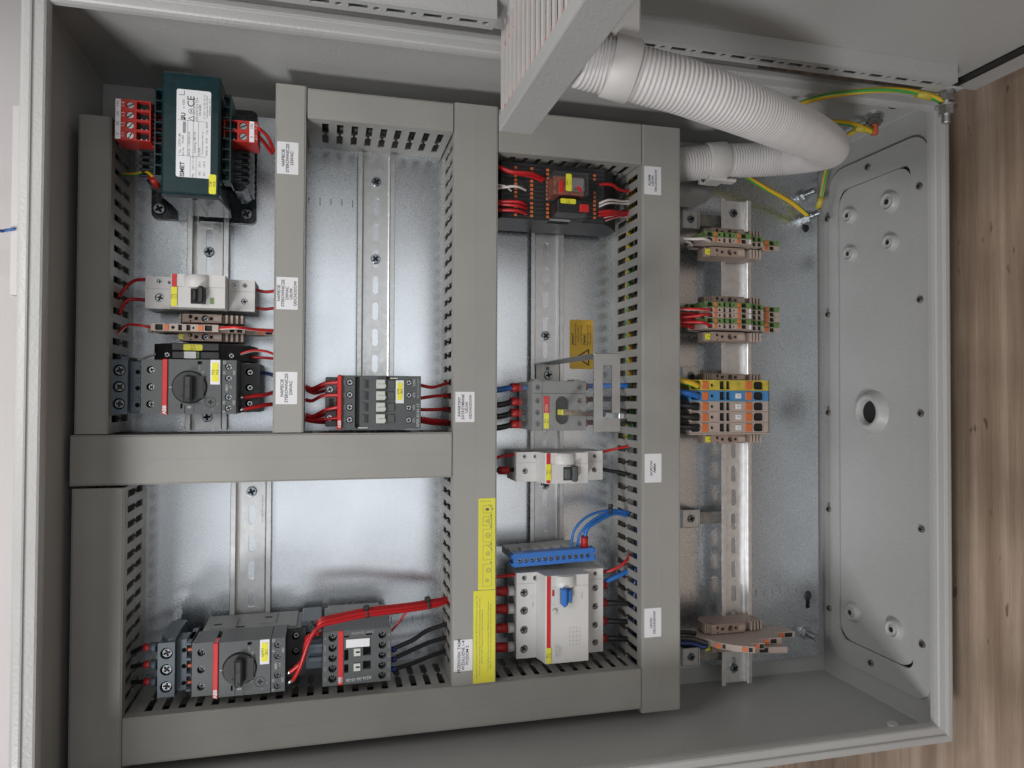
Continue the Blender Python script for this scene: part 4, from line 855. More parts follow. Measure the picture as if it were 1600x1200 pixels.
R2 = Thing('plug_in_relay', 'black plug-in relay with square red button and yellow tag, lower one on the relay block', 'relay', (255, -86, 60), 'plug-in relays on the relay block')
R2.part('relay_housing', MB().box(242.3, 272.1, -92.5, -80.5, 60.95, 84, .8), 'black')
R2.part('red_button', MB().box(262.6, 271.2, -91.5, -84.5, 84.02, 86.5, .5), 'red')
sticker(R2, 244.7, 259.3, -84.6, -80.2, 84.05, '20K1\n/7.1', 1.5, 'yellow', rot=180, r=1, name='tag_label')
R3 = Thing('plug_in_relay', 'clear sloping relay cover below the red button of the relay block', 'relay', (255, -99, 50), 'plug-in relays on the relay block')
R3.part('clear_housing', MB().prism([(245.7, -95.1), (271.9, -95.1), (274.7, -92.7), (246.2, -92.7)], 60.9, 76), 'clear')
R3.part('relay_core', MB().box(242, 262, -95, -93, 50, 60.5), 'mgrey')
# ------------------------------------------------------------------ terminal blocks on the raised rail
UX = [398.3, 449.1]
def small_terminal(label, y, colr, marks='', th=5.2, grp='small push-in terminals', left=True, dx=0, name='terminal_block', wired=False, upper=True):
    t = Thing(name, label, 'terminal block', (440 + dx, y, 26), grp); a, b_ = y - th / 2 + .1, y + th / 2 - .1; h = th * .40
    X = lambda v: v + dx
    hs = [(rrect(X(401.4), X(407.3), y - h, y + h, .8, 2), 2), (circ(X(414.8), y, 1.4, 12), 1.6), (rect(X(418.6), X(421.6), y - h, y + h), 2), (rect(X(424.7), X(427.9), y - h, y + h), 2),
          (rect(X(429.3), X(430.7), y - 1, y + 1), 3), (rrect(X(438.6), X(444.4), y - h, y + h, .8, 2), 2)]
    s_ = MB().slab(rect(X(UX[0]), X(UX[1]), a, b_), hs, 60, 66)
    hs2 = [(rect(X(456.7), X(460.4), y - h, y + h), 2), (rect(X(462.5), X(466.6), y - h, y + h), 2)]
    s_.slab(rect(X(UX[1]) + .05, X(468.7), a, b_), hs2, 51, 57)
    hs3 = [(rrect(X(484.2), X(489.7), y - h, y + h, .8, 2), 2)]
    s_.slab(rect(X(474.8), X(495.7), a, b_), hs3, 38, 45)
    if left: s_.slab(rect(X(391.3), X(409.0), a, b_), [(rrect(X(394.1), X(399.5), y - h, y + h, .8, 2), 2), (circ(X(406.8), y, 1.3, 10), 1.5)], 38, 45)
    s_.prism([(X(401), 27), (X(396), 37.9), (X(UX[0]) , 37.9), (X(UX[0]), 59.98), (X(UX[1]), 59.98), (X(UX[1]), 50.98), (X(466.6), 50.98), (X(468.0), 37.9), (X(494), 37.9), (X(480), 27)], a, b_, 'y')
    t.part('terminal_body', s_, colr)
    if colr == 'beige' and marks == 'w': t.part('marker_strip', MB().box(X(UX[1]) - 2.2, X(UX[1]) - .1, a + .3, b_ - .3, 66.02, 66.5), 'paper')
    for xa, xb, z_ in ((408.4, 411.5, 66), (433.7, 437.5, 66), (478.3, 483.0, 45)) + (((400.5, 404.0, 45),) if left else ()):
        t.part('push_button', MB().box(X(xa), X(xb), y - h, y + h, z_ + .02, z_ + .7, .25), 'orange')
    return t
def end_stop(label, y, th, mark=None, grp='beige end stops', dx=0, z=52, name='end_stop', k_=1):
    t = Thing(name, label, 'end clamp', (430 + dx, y, 26), grp); a, b_ = y - th / 2, y + th / 2
    X = lambda v: 431 + (v - 431) * k_ + dx
    c0, c1 = X(413.5), X(450.7); r0, r1_ = X(407.6), X(472.9)
    q = min(1.3, th * .2)
    hs = [(circ(X(420.2), y + th * .17, 1.7, 12), 4), (rect(X(419.5), X(421.3), a + .5, a + 1.7), 3), (circ(X(434.5), y, min(2.9, th * .40), 18), 6), (rect(X(424.1), X(427.7), y - 1.4, y + 1.2), 3), (rect(X(438.8), X(442.0), y - 1.4, y + 1.2), 3)]
    s_ = MB().slab(rect(c0, c1, a, b_), hs, 46, 52)
    s_.prism([(r0 + 6, 24), (r0 + 1, 34), (r0 + 1, 43), (c0, 45.9), (c1, 45.9), (r1_ - 1, 43), (r1_ - 1, 34), (r1_ - 8, 24)], a, b_, 'y')
    t.part('stop_body', s_, 'beiged')
    for k in range(4): t.part('grip_rib', MB().box(r1_ - 3 - k * 4.0, r1_ - 1 - k * 4.0, a, b_, 43 + k * .6, 49 + k * .6, .2), 'beige')
    for k in range(4): t.part('grip_rib', MB().box(r0 + 1 + k * 2.2, r0 + 2.3 + k * 2.2, a, b_, 43 + k * .5, 48 + k * .5, .2), 'beige')
    t.part('label_holder', MB().box(X(443.1), c1, y - th * .3, y + th * .3, 52.02, 52.6, .2), 'beige')
    t.inst('screw', SCS, X(434.5), y, 47.5, RZd(30), min(1.2, th * .16))
    if mark: sticker(t, r0 + .5, r0 + 9.6, y - th * .32, y + th * .32, 49.2, mark, 1.7, 'yellow', r=.3, name='tag_label', rot=180)
    return t
end_stop('beige end stop above the uppermost green and beige terminal pair', -92.5, 7.5)
small_terminal('green terminal of the uppermost pair on the terminal rail', -98.9, 'green', left=False)
small_terminal('beige terminal with white wires, lower one of the uppermost pair', -104.2, 'beige', 'w')
end_stop('beige end stop with yellow tag below the uppermost terminal pair', -112.6, 9, 'XF1')
end_stop('beige end stop above the five mixed green and beige terminals', -160.8, 7.5)
for k, (c_, lb) in enumerate((('green', 'green terminal at the top of the stack of five'), ('beige', 'beige terminal, second from the top in the stack of five'), ('beige', 'beige terminal in the middle of the stack of five'), ('green', 'green terminal, second from the bottom in the stack of five'), ('beige', 'beige terminal at the bottom of the stack of five'))):
    small_terminal(lb, -167.6 - k * 5.3, c_, 'w')
end_stop('beige end stop with yellow tag below the stack of five terminals', -197.6, 9, 'XF2')
def big_terminal(label, y, colr, num):
    th = 10.35; t = Thing('power_terminal', label, 'terminal block', (432, y, 26), 'wide power terminals with orange latches'); a, b_ = y - th / 2 + .12, y + th / 2 - .12; h = 4.0
    Z = 62; hs = [(rrect(385.3, 395.7, y - h, y + h, 2.4, 3), 2.2), (circ(408.6, y, 1.7, 14), 2), (rect(416.8, 422.5, y - h, y + h), 2.5), (rect(423.9, 428.3, y - h, y + h), 2.5), (rrect(454.4, 465.5, y - h, y + h, 2.4, 3), 2.2)
          ]
    s_ = MB().slab(rect(383.9, 470.6, a, b_), hs, Z - 8, Z)
    s_.prism([(395, 27), (383.9, 40), (383.9, Z - 8.02), (470.6, Z - 8.02), (476.9, 50), (476.9, 40), (472, 27)], a, b_, 'y')
    s_.prism([(470.6 + .05, Z - 12), (470.6 + .05, Z - .5), (475.0, Z - 4), (475.0, Z - 12)], a, b_, 'y')
    t.part('terminal_body', s_, colr)
    for xa, xb in ((397.5, 404.1), (444.8, 452.5)): t.part('push_button', MB().box(xa, xb, y - h, y + h, Z + .02, Z + .9, .4), 'orange')
    if num:
        mo = t.part('number_marker', MB().box(434.1, 440.3, y - 2.5, y + 2.5, Z - .5, Z + .8, .3), 'paper'); text(t, num, 437.2, y, Z + .86, 2.4, 90, 'ink', mo)
    if num == 'PE0':
        pass
    return t
ty0 = -246.6
for k, (c_, n_, lb) in enumerate((('tyel', '', 'yellow-green power terminal at the top of the wide terminal row'), ('tblue', '4', 'blue power terminal marked 4, under the yellow-green one'), ('beige', '3', 'beige power terminal marked 3, directly under the blue one'), ('beige', '2', 'beige power terminal marked 2, last but one of the wide row'), ('beige', '1', 'beige power terminal marked 1, lowest of the wide row'))):
    big_terminal(lb, ty0 - 10.4 * k, c_, n_)
Thing('end_plate', 'thin beige end plate closing the wide terminal row below the block marked 1', 'end plate', (432, -294.4, 26)).part('plate', MB().box(385.4, 474.2, -295.3, -293.5, 28, 60, .3), 'beige')
end_stop('beige end stop above the yellow-green power terminal', -238.2, 6.6)
end_stop('beige end stop with yellow tag under the wide power terminals', -300.2, 8.4, 'X0')
# the multi-level terminal at the bottom
ML = Thing('multi_level_terminal', 'large beige multi-level terminal stepping down to the right at the bottom of the rail', 'terminal block', (435, -497, 26))
prof_ = [(376, 27), (372, 38), (388, 44), (398, 52), (405, 60), (409, 70), (421, 82), (435, 90), (437.5, 90), (437.5, 80), (452, 83), (452.5, 71), (478, 73), (478.5, 58), (502, 60), (502.5, 50), (490, 38), (478, 27)]
b = MB().prism(prof_, -500.2, -494.3, 'y'); ML.part('terminal_body', b, 'beige')
b = MB().prism([(440, 60), (440, 74), (478, 82), (478, 60)], -506.2, -500.4, 'y'); ML.part('terminal_step', b, 'beige')
def on_slope(name, xa, xb, z, m, y=-497.3, hw=2.1, dz=.7, tilt=0):
    ML.part(name, MB().prism([(xa, z + .05), (xb, z + .05 + tilt), (xb, z + dz + tilt), (xa, z + dz)], y - hw, y + hw, 'y'), m)
for xa, xb, z, tl in ((389, 393, 45, 3), (407, 411, 69, 4), (426.5, 430.5, 85.5, 2), (442.0, 446.0, 81.3, .9), (458.5, 463.5, 71.9, .4), (484.5, 489.5, 58.9, .4)): on_slope('push_button', xa, xb, z, 'orange', tilt=tl)
for xa, xb, z, tl in ((395, 398, 50, 2), (412.5, 414.5, 73.5, 2), (431.5, 434.8, 88.6, 1.0), (447.3, 451.3, 82.1, .8), (466, 472, 72.2, .4), (491, 499, 59.2, .4)): on_slope('wire_entry', xa, xb, z, 'gap', tilt=tl, hw=2.0, dz=.4)
on_slope('push_button', 442, 447, 74.5, 'orange', -503.3, tilt=1); on_slope('wire_entry', 451, 459, 76.5, 'gap', -503.3, tilt=1.8, dz=.4)
on_slope('wire_entry', 453, 460, 71.7, 'gap', -499.6, .5, .4)
ML.part('end_tag', MB().box(502.6, 503.4, -500, -494.5, 50, 58.5), 'green')
end_stop('brown-beige end stop above the big multi-level terminal, in shade', -488.5, 9, None, z=60)
end_stop('brown-beige end stop with yellow tag below the big multi-level terminal', -506.5, 9, 'X1')
# small terminal group on the left rail between the breaker and the relay
def tiny(): pass
DX = -54.0 - 427.5
end_stop('beige end stop on the left rail, directly under the light grey breaker', -194.4, 7, None, dx=-59.0 - 431, k_=.8)
small_terminal('single beige terminal with red-white wires at both sides, left rail', -203.7, 'beige', '', th=6, dx=-53.4 - 439.5, left=True)
end_stop('beige end stop with yellow tag on the left rail, above the black relay', -209.8, 7, 'XF', dx=-58.8 - 431, k_=.8)
# ------------------------------------------------------------------ corrugated hose with clamps
hp_ = [(191.0,-52.0,284), (202.3,-53.5,284), (215.4,-55.6,286), (233.7,-59.9,288), (255.0,-63.2,289), (280.6,-67.3,287), (311.6,-68.9,278), (350.6,-66.6,258), (395.1,-58.7,226), (443.8,-46.1,182), (486.4,-31.1,134), (504.1,-19.8,92), (493.1,-15.5,62), (465.5,-15.4,48), (428.8,-17.9,42), (389.0,-23.9,40), (363.3,-28.6,38), (342.5,-32.9,38)]
SP = spline(hp_, 40)
def resample(P, step):
    out = [P[0]]; acc = 0
    for a, b_ in zip(P, P[1:]):
        L = (b_ - a).length; d = step - acc
        while d <= L: out.append(a.lerp(b_, d / L)); d += step
        acc = (acc + L) % step
    return out
RS = resample(SP, .48)
hb = MB().tube(RS, 17, 36, 1, rad=lambda u, L: 16.9 - 1.35 * abs(math.cos(math.pi * L / 2.95)) ** 7)
single('corrugated_hose', 'pale grey corrugated hose looping from the door down to the mounting plate', 'hose', hb, 'hose')
def at_px(L_): return RS[min(len(RS) - 1, int(L_ / .48))]
def clamp(name, label, i, w, r, foot, screw_=None):
    P = RS[i]; t = (RS[min(i + 6, len(RS) - 1)] - RS[max(i - 6, 0)]).normalized()
    T_ = Thing(name, label, 'hose clamp', tuple(P), 'plastic clamps that hold the hose')
    up = t.cross(Vector((0, 0, 1))).normalized(); bb = t.cross(up); vs = []; n = 40; secs = [(-w / 2, r + 1.0), (-w / 2, r + 2.6), (-w / 2 + .6, r + 3.0), (w / 2 - .6, r + 3.0), (w / 2, r + 2.6), (w / 2, r + 1.0)]
    b = MB()
    for d, q in secs: vs += [P + t * d + (up * math.cos(2 * math.pi * k / n) + bb * math.sin(2 * math.pi * k / n)) * q for k in range(n)]
    b.add(vs, [(s_ * n + k, s_ * n + (k + 1) % n, (s_ + 1) * n + (k + 1) % n, (s_ + 1) * n + k) for s_ in range(5) for k in range(n)], True)
    T_.part('clamp_ring', b, 'clamp'); T_.part('clamp_foot', foot, 'clamp'); return T_
iu = min(range(len(RS)), key=lambda i: abs(RS[i].x - 217.5) + (0 if i < len(RS) / 2 else 1e6))
il = min(range(len(RS)), key=lambda i: abs(RS[i].x - 424.0) + (0 if i > len(RS) / 2 else 1e6))
pu, pl = RS[iu], RS[il]
clamp('hose_clamp', 'wide pale hose clamp on the open door, beside the door duct', iu, 17, 16, MB().box(pu.x - 9, pu.x + 10, pu.y + 12, ds - .1, pu.z - 15, pu.z + 9, 1.5))
CL = clamp('hose_clamp', 'pale hose clamp with small screw at the lower end of the hose loop', il, 20, 16, MB().box(pl.x - 10, pl.x + 10, pl.y - 21, pl.y - 15, pl.z - 14, pl.z + 8, 1.5).box(pl.x - 16, pl.x - 10.2, pl.y - 23, pl.y - 17, pl.z - 6, pl.z - 1, .5).box(pl.x + 10.2, pl.x + 22, pl.y - 20.5, pl.y - 17, pl.z - 6, pl.z + 5, 1))
CL.inst('screw', SCR, pl.x - 13.2, pl.y - 20, pl.z - .9, RZd(10), .9)
HB = Thing('hose_bracket', 'curved dark bracket under the lower hose end, beside the long duct', 'bracket', (405, -50, 20))
HB.part('bracket_plate', MB().prism([(372, -40), (378, -52), (392, -61), (410, -62), (424, -55), (434, -46), (436, -30), (372, -26)], 20, 21.5), 'steel')
HB.part('bracket_wall', MB().box(372, 376, -52, -30, .2, 19.9).box(430, 433, -46, -30, .2, 19.9), 'dirt')
# ------------------------------------------------------------------ wires
cnt = {}
def wire(label, m, r, pts, group=None, ferr=None, cat='wire'):
    b = MB().tube(pts, r, 8, 8, twist=(.018 if m in ('earth', 'redwhite') else 0))
    o = single('wire', label, cat, b, m, group)
    return o
def sleeve(label, pts, r=2.9, m='cap', group='red end sleeves on the wires'):
    return single('wire_sleeve', label, 'wire sleeve', MB().tube(pts, r, 12), m, group)
gE = 'earth wires with green and yellow insulation'
wire('green and yellow wire into the transformer, from the dark duct at its left', 'earth', 1.3, [(-124, -75, 40), (-110.9,-78.4,55), (-100.3,-78.2,64), (-93.3,-83.6,70)], gE)
wire('stout yellow-green earth wire bridging from behind the hose to the door bolt', 'earth', 2.5, [(448.9,4.7,120), (445.7,-1.9,165), (478.4,2.2,180), (508.4,2.9,190), (535.9,-0.1,194), (553, -7, 197)], gE)
wire('yellow-green earth wire from under the hose to the double plate stud', 'earth', 2.6, [(462.0,-24.7,30), (491.2,-35.5,26), (526.5,-46.5,20), (552.5,-57.9,14)], gE)
wire('green earth wire running down from the side stud to the plate stud', 'earth', 2.2, [(554.3,9.8,100), (545.7,2.2,72), (553.8,-15.0,45), (559.8,-32.9,30), (561.8,-49.4,22)], gE)
wire('short green earth wire coming from behind the hose to the side stud', 'earth', 2.6, [(501.1,4.7,110), (531.4,6.5,108), (554.7,0.7,108)], gE)
for lb_, P_ in (('sheathed lug on the stout earth wire at the door bolt', [(526.4,0.4,193), (545.2,-1.3,194)]), ('sheathed lug at the side stud with red tip', [(535.8,3.0,107), (555.6,3.0,107)]), ('sheathed lug on the plate stud, end of the green wire', [(561.2,-40.7,26), (561.7,-51.7,20)])):
    single('wire_sleeve', 'yellow-green ' + lb_, 'wire sleeve', MB().tube(P_, 3.3, 12), 'tyel', 'yellow-green sheathed lugs')
gr = 'red control wires'
wire('red wire entering the upper left of the light grey two-pole breaker', 'wred', 1.35, [(-124, -178, 45), (-119.2,-168.7,40), (-112.0,-163.3,42), (-102.8,-162.7,44)], gr)
wire('second red wire at the left of the light grey two-pole breaker', 'wred', 1.5, [(-124, -192, 42), (-119.1,-179.4,36), (-104.9,-178.8,36)], gr)
wire('red-white wire into the left of the single beige terminal, left rail', 'redwhite', 1.3, [(-124, -209, 45), (-115.4,-201.5,50), (-102.5,-202.0,54), (-95.9,-203.5,49)], gr)
wire('red-white wire leaving the single beige terminal to the right duct', 'redwhite', 1.5, [(-42.4,-203.4,64), (-29.1,-203.2,72), (-15.3,-203.4,60), (0.4,-203.1,50)], gr)
wire('red wire from the breaker right side to the duct, upper of two', 'wred', 1.35, [(-18.3,-166.4,38), (-9.8,-168.3,38), (-0.8,-166.8,38)], gr)
wire('red wire from the breaker right side to the duct, lower of two', 'wred', 1.35, [(-18.3,-181.8,36), (-11.4,-183.2,36), (-0.8,-181.7,36)], gr)
wire('pale pink wire from the black relay to the blue-grey adapter, left rail', 'wwhite', 1.1, [(-94.1,-224.4,45), (-101.5,-226.5,42), (-108.8,-229.2,40), (-124, -233, 38)], gr)
wire('red-white wire from the black relay to the right duct', 'redwhite', 1.3, [(-28.4,-223.5,50), (-18.5,-220.7,52), (-8.3,-220.9,50), (1.3,-224.3,45)], gr)
wire('red wire under the red-white one at the right of the black relay', 'wred', 1.2, [(-21.1,-225.5,40), (-8.9,-226.0,42), (1.0,-226.8,40)], gr)
wire('blue wire at the right side of the upper motor starter', 'wdblue', 1.6, [(-17.9,-239.3,40), (-8.8,-239.2,42), (1.2,-241.9,42)], None)
wire('red wire with bare ferrule from the upper starter, higher one', 'wred', 1.7, [(-24.2,-260.3,66), (-14.6,-258.6,62), (-6.1,-257.5,54), (1.6,-254.1,45)], gr)
wire('red wire with bare ferrule from the upper starter, lower one', 'wred', 1.7, [(-23.6,-269.8,66), (-13.5,-267.7,62), (-5.0,-266.2,54), (1.7,-265.7,45)], gr)
for y_ in (621.5, 639.5): single('wire_ferrule', 'bare silver ferrule at the upper motor starter, ' + ('higher one' if y_ < 630 else 'lower one'), 'ferrule', MB().tube([(-27.2,-260.3,66) if y_ < 630 else (-27.1,-270.3,66), (-23.7,-260.3,66) if y_ < 630 else (-23.1,-269.8,66)], 1.5, 10), 'zinc', 'bare wire ferrules')
for k, (pa, pb) in enumerate((((-12.2,-43.8,90), (-2.0,-53.5,66)), ((-12.2,-48.4,84), (-3.5,-53.8,60)))):
    mid = [(pa[i] * .55 + pb[i] * .45) for i in range(3)]; mid[0] += 2.0 - k * 3; mid[1] += 1.5
    wire(['red wire from the right transformer terminals, upper', 'red wire from the right transformer terminals, lower'][k], 'wred', 1.5, [pa, mid, pb], gr)
# red wires of the contactor in the middle field
for k, (y0_, y1_, za) in enumerate(((603, 603, 60), (607, 598, 54), (612, 602, 46), (628, 618, 56), (650, 638, 60), (654, 644, 52), (656, 652, 58), (652, 657, 46))):
    nm = ['topmost', 'second from the top', 'third from the top', 'single middle', 'fourth from the bottom', 'third from the bottom', 'second from the bottom', 'lowest'][k]
    P_ = [(CXL[k][0]), (CXL[k][1]), (CXL[k][2]), (CXL[k][3])] if False else None
lw = [[(25, -250, 45), (30.3,-252.3,46), (41.1,-247.8,52), (52.9,-246.7,56)], [(25, -251, 38), (31.3,-253.9,40), (42.2,-250.0,46), (53.0,-249.4,52)], [(25, -253, 32), (32.3,-256.1,34), (43.3,-253.3,40), (53.1,-250.4,46)],
      [(25, -262, 44), (30.4,-262.9,46), (40.1,-258.4,52), (53.0,-257.8,56)], [(25, -275, 45), (31.6,-276.3,46), (42.4,-270.6,54), (53.1,-268.3,58)], [(25, -277, 38), (32.6,-278.1,40), (43.5,-274.1,46), (53.2,-271.8,50)],
      [(25, -279, 46), (31.7,-279.6,48), (42.5,-278.9,52), (53.2,-277.7,56)], [(25, -280, 38), (32.6,-281.5,40), (43.5,-282.0,44), (53.3,-280.7,50)]]
nm = ['topmost', 'second from the top', 'third from the top', 'fourth from the top', 'fourth from the bottom', 'third from the bottom', 'second from the bottom', 'lowest']
for k in range(8): wire('red wire at the red edge of the middle contactor, ' + nm[k], 'wred', 1.55, lw[k], gr)
rw_ = [[(123.7,-248.9,58), (133.9,-250.5,54), (145.6,-247.9,42), (152, -246, 36)], [(123.7,-260.3,58), (136.0,-258.5,52), (146.8,-257.9,42), (152, -258, 38)], [(123.8,-270.5,58), (136.1,-270.6,52), (152, -270, 40)], [(123.6,-278.4,60), (136.1,-280.4,52), (152, -282, 40)], [(124.4,-280.9,54), (136.7,-282.9,48), (152, -284, 36)]]
nm = ['highest of five', 'second of five', 'third of five', 'fourth of five', 'lowest of five']
for k in range(5): wire('red wire at the right of the middle contactor, ' + nm[k], 'wred', 1.5 if k < 3 else 1.9, rw_[k], gr)
# bundle above the lower contactor
def tie(label, x, y, z, w=3.2, h=8.5, a=0):
    t = Thing('cable_tie', label, 'cable tie', (x, y, z), 'black cable ties', rot=math.radians(a))
    t.part('tie_band', MB().box(x - w * .5, x + w * .5, y - h / 2, y + h / 2, z - 4, z + 2.6, .8), 'black'); t.part('tie_head', MB().box(x - w * .75, x + w * .75, y + h / 2 - .5, y + h / 2 + 3.2, z - 2.4, z + 2.4, .9), 'black')
for k in range(5):
    oy_ = (k - 2) * 1.3; oz = (1.5 if k % 2 else -1.2); ex = k < 2
    P_ = [(152, -444.1 + oy_ * .6, 44 + oz)]
    for q_ in ((138.2,-444.3,52), (111.3,-443.1,64), (79.0,-441.8,74), (53.1,-443.0,82), (38.9,-444.9,86)): P_.append((q_[0], q_[1] + oy_, q_[2] + oz))
    if k == 0: P_ += [(29.0,-457.5,88), (26.1,-472.4,86), (16.0,-483.2,82)]
    elif k == 1: P_ += [(31.0,-456.0,90), (24.1,-477.3,86), (18.0,-490.9,80)]
    elif k == 2: P_ += [(36.9,-454.4,80), (42.4,-458.5,60)]
    else: P_ += [(34.8,-455.6,76), (28.4,-461.4,66), (25.7,-477.4,40)]
    wire('red wire of the tied bundle, ' + ['curving to the upper ferrule', 'curving to the lower ferrule', 'ending at the contactor corner', 'diving behind the side link, outer', 'diving behind the side link, inner'][k], 'wred', 1.65, P_, 'red wires in the tied bundle')
wire('thin red wire branching off the tied bundle to the contactor corner', 'wred', 1.0, [(113.0,-443.7,64), (106.1,-454.4,62), (98.9,-462.7,62)], 'red wires in the tied bundle')
for (nm, P_) in (('upper', [(13.6,-484.0,82), (17.0,-482.8,82)]), ('lower', [(13.5,-492.6,80), (18.0,-490.9,80)])): single('wire_ferrule', 'bare silver ferrule at the lower motor starter, ' + nm + ' one', 'ferrule', MB().tube(P_, 1.6, 10), 'zinc', 'bare wire ferrules')
tie('black cable tie nearest the middle duct on the red bundle', 131.9,-443.3,56, 3.4, 7.5, 12)
tie('black cable tie above the red stripe contactor on the red bundle', 77.4,-441.9,75, 3.4, 7.5, 8)
tie('black cable tie where the red bundle turns down beside the starter', 34.9,-447.7,86, 3.4, 7, 40)
gb = 'black power wires'
for k, P_ in enumerate(([(100.1,-480.3,56), (118.4,-475.2,52), (132.3,-469.7,46), (152, -466.0, 42)], [(100.2,-489.2,56), (118.7,-484.4,50), (135.0,-480.9,44), (152, -478.9, 40)], [(100.6,-499.6,52), (119.3,-497.8,46), (137.3,-494.5,40), (152, -492.5, 36)])):
    wire('black wire from the lower contactor to the middle duct, ' + ['upper', 'centre', 'lower'][k], 'wblack', 2.1, P_, gb)
for k, P_ in enumerate(([(99.0,-480.8,56), (104.0,-480.1,56)], [(99.1,-489.7,56), (104.1,-489.0,56)], [(99.3,-498.2,54), (104.3,-498.7,54)])): sleeve('dark blue sleeve at the lower contactor, ' + ['upper', 'centre', 'lower'][k], P_, 2.6, 'wdblue', 'dark blue end sleeves')
for k, P_ in enumerate(([(-89.4,-463.2,56), (-98.9,-463.1,54), (-111.1,-470.2,44)], [(-89.2,-477.2,56), (-98.7,-477.1,54), (-111.0,-481.7,44)], [(-89.1,-491.1,56), (-98.5,-491.0,54), (-110.4,-494.3,44)])):
    wire('black wire into the lower left adapter, ' + ['upper', 'centre', 'lower'][k], 'wblack', 1.9, P_, gb); sleeve('red sleeve at the lower left adapter, ' + ['upper', 'centre', 'lower'][k], [P_[0], P_[1]] if False else [(P_[1][0] + 5.5, P_[1][1], P_[1][2] + .6), (P_[1][0] + .2, P_[1][1], P_[1][2])], 2.9)
    sleeve('dark grey adapter nozzle, ' + ['upper', 'centre', 'lower'][k], [(P_[0][0] + 1, P_[0][1], P_[0][2]), (P_[1][0] + 5.5, P_[1][1], P_[1][2] + .4)], 4.0, 'bgrey', 'round nozzles of the lower adapter')
# main switch wires
for k, (y_, m_, yd) in enumerate(((605, 'wblue', 8), (627, 'wblack', 8), (644.5, 'wblack', 9), (662, 'wblack', 12))):
    c_ = ['blue', 'black', 'black', 'black'][k]; nm = ['', ', upper of three', ', middle of three', ', lowest of three'][k]
    yy = [(-249.8), (-263.0), (-273.5), (-284.0)][k]
    wire(c_ + ' wire into the left side of the main switch' + nm, m_, 2.7, [(186, yy - 4.5, 46), (200, yy - 2.0 - (1 if k else 0), 48), (213, yy, 46), (224, yy, 44)], gb if k else None)
    sleeve('red sleeve at the left side of the main switch, wire ' + ['blue', 'black upper', 'black middle', 'black lowest'][k], [(208.8, yy - .2, 46), (219.5, yy, 45)], 4.0)
    yy2 = [(-248.6), (-261.6), (-274.6), (-283.8)][k]
    wire(c_ + ' wire from the right side of the main switch to the duct' + nm, m_, 2.4, [(279, yy2, 44), (298, yy2 + 1, 42), (331, yy2 + 1.5, 38)], gb if k else None)
    sleeve('dark red sleeve at the right side of the main switch, wire ' + ['blue', 'black upper', 'black middle', 'black lowest'][k], [(279, yy2, 44), (285, yy2, 44)], 3.6)
wire('red wire from the black-red sleeve breaker side, left of the lower breaker', 'wred', 1.5, [(189, -318.5, 46), (200, -314.5, 44), (214, -313.4, 40)], gr)
wire('black wire with red sleeve into the breaker below the main switch', 'wblack', 2.0, [(189, -327.5, 42), (214, -327.5, 40)], gb); sleeve('red sleeve at the left of the breaker below the main switch', [(198.5, -327.5, 42), (208.5, -327.5, 42)], 3.7)
wire('red wire from the right of the breaker below the main switch', 'wred', 1.4, [(299, -313, 38), (312, -310, 40), (331, -306, 42)], gr)
wire('black wire from the right of the breaker below the main switch', 'wblack', 1.8, [(299, -328, 38), (313, -331, 38), (331, -334, 40)], gb)
for k in range(4):
    y_ = ys4[k]; wire('black wire into the left of the residual current breaker, pole ' + ['one at the top', 'two', 'three', 'four at the bottom'][k], 'wblack' if k else 'wdblue', 2.3, [(187, y_ + 2, 40), (200, y_ + 1.5, 40), (216, y_, 38)], gb)
    sleeve('red sleeve left of the residual current breaker, ' + ['topmost', 'second', 'third', 'lowest'][k], [(192, y_ + 1, 42), (208, y_ + .5, 42)], 4.4)
    single('clear_nozzle', 'clear plastic nozzle left of the residual current breaker, ' + ['topmost', 'second', 'third', 'lowest'][k], 'nozzle', MB().tube([(207.5, y_ + .5, 42), (213.8, y_ + .5, 42)], 4.8, 12), 'wside', 'nozzles at the residual current breaker')
    y_ = yr4[k]; wire('wire from the right of the residual current breaker, ' + ['blue, topmost', 'black, second', 'black, third', 'black, lowest'][k], 'wblue' if k == 0 else 'wblack', 2.6, [(300, y_ - 1, 34), (312, y_ + (5 if k == 0 else -1), 40), (331, y_ + (12 if k == 0 else -3), 40)], gb if k else None)
    sleeve('red sleeve right of the residual current breaker, ' + ['topmost', 'second', 'third', 'lowest'][k], [(299.8, y_ - 1, 38), (307, y_ - .6, 38)], 4.2)
wire('red wire entering the left top of the residual current breaker', 'wred', 1.7, [(187, -425.0, 46), (200, -424.9, 46), (214, -424.8, 44)], gr)
wire('red wire rising from the residual current breaker to the long duct', 'wred', 1.6, [(303.2,-428.8,38), (312.1,-425.5,44), (323.2,-418.8,46), (331, -412, 42)], gr)
for k in range(3):
    P_ = [[(265.5,-398.1,56), (266.5,-382.1,62), (281.1,-369.9,60), (306.7,-366.7,52), (331, -371.5, 42)], [(271.9,-398.8,54), (273.5,-385.1,60), (286.9,-374.1,58), (308.9,-368.9,50), (331, -374.1, 38)], [(278.0,-391.7,58), (279.8,-381.8,60), (291.6,-375.8,56), (311.7,-370.5,48), (331, -375.7, 36)]][k]
    wire('blue wire arching from the neutral bar to the long duct, ' + ['outermost', 'middle', 'inner one with red sleeve'][k], 'wblue', 1.3 if k < 2 else 2.0, P_, 'blue wires on the neutral bar')
sleeve('glossy red sleeve standing on the blue neutral bar', [(278.2,-399.3,56), (277.3,-388.9,60)], 3.4)
tie('black cable tie around the blue wires of the neutral bar', 305.7,-367.1,53, 2.8, 6.5, -5)
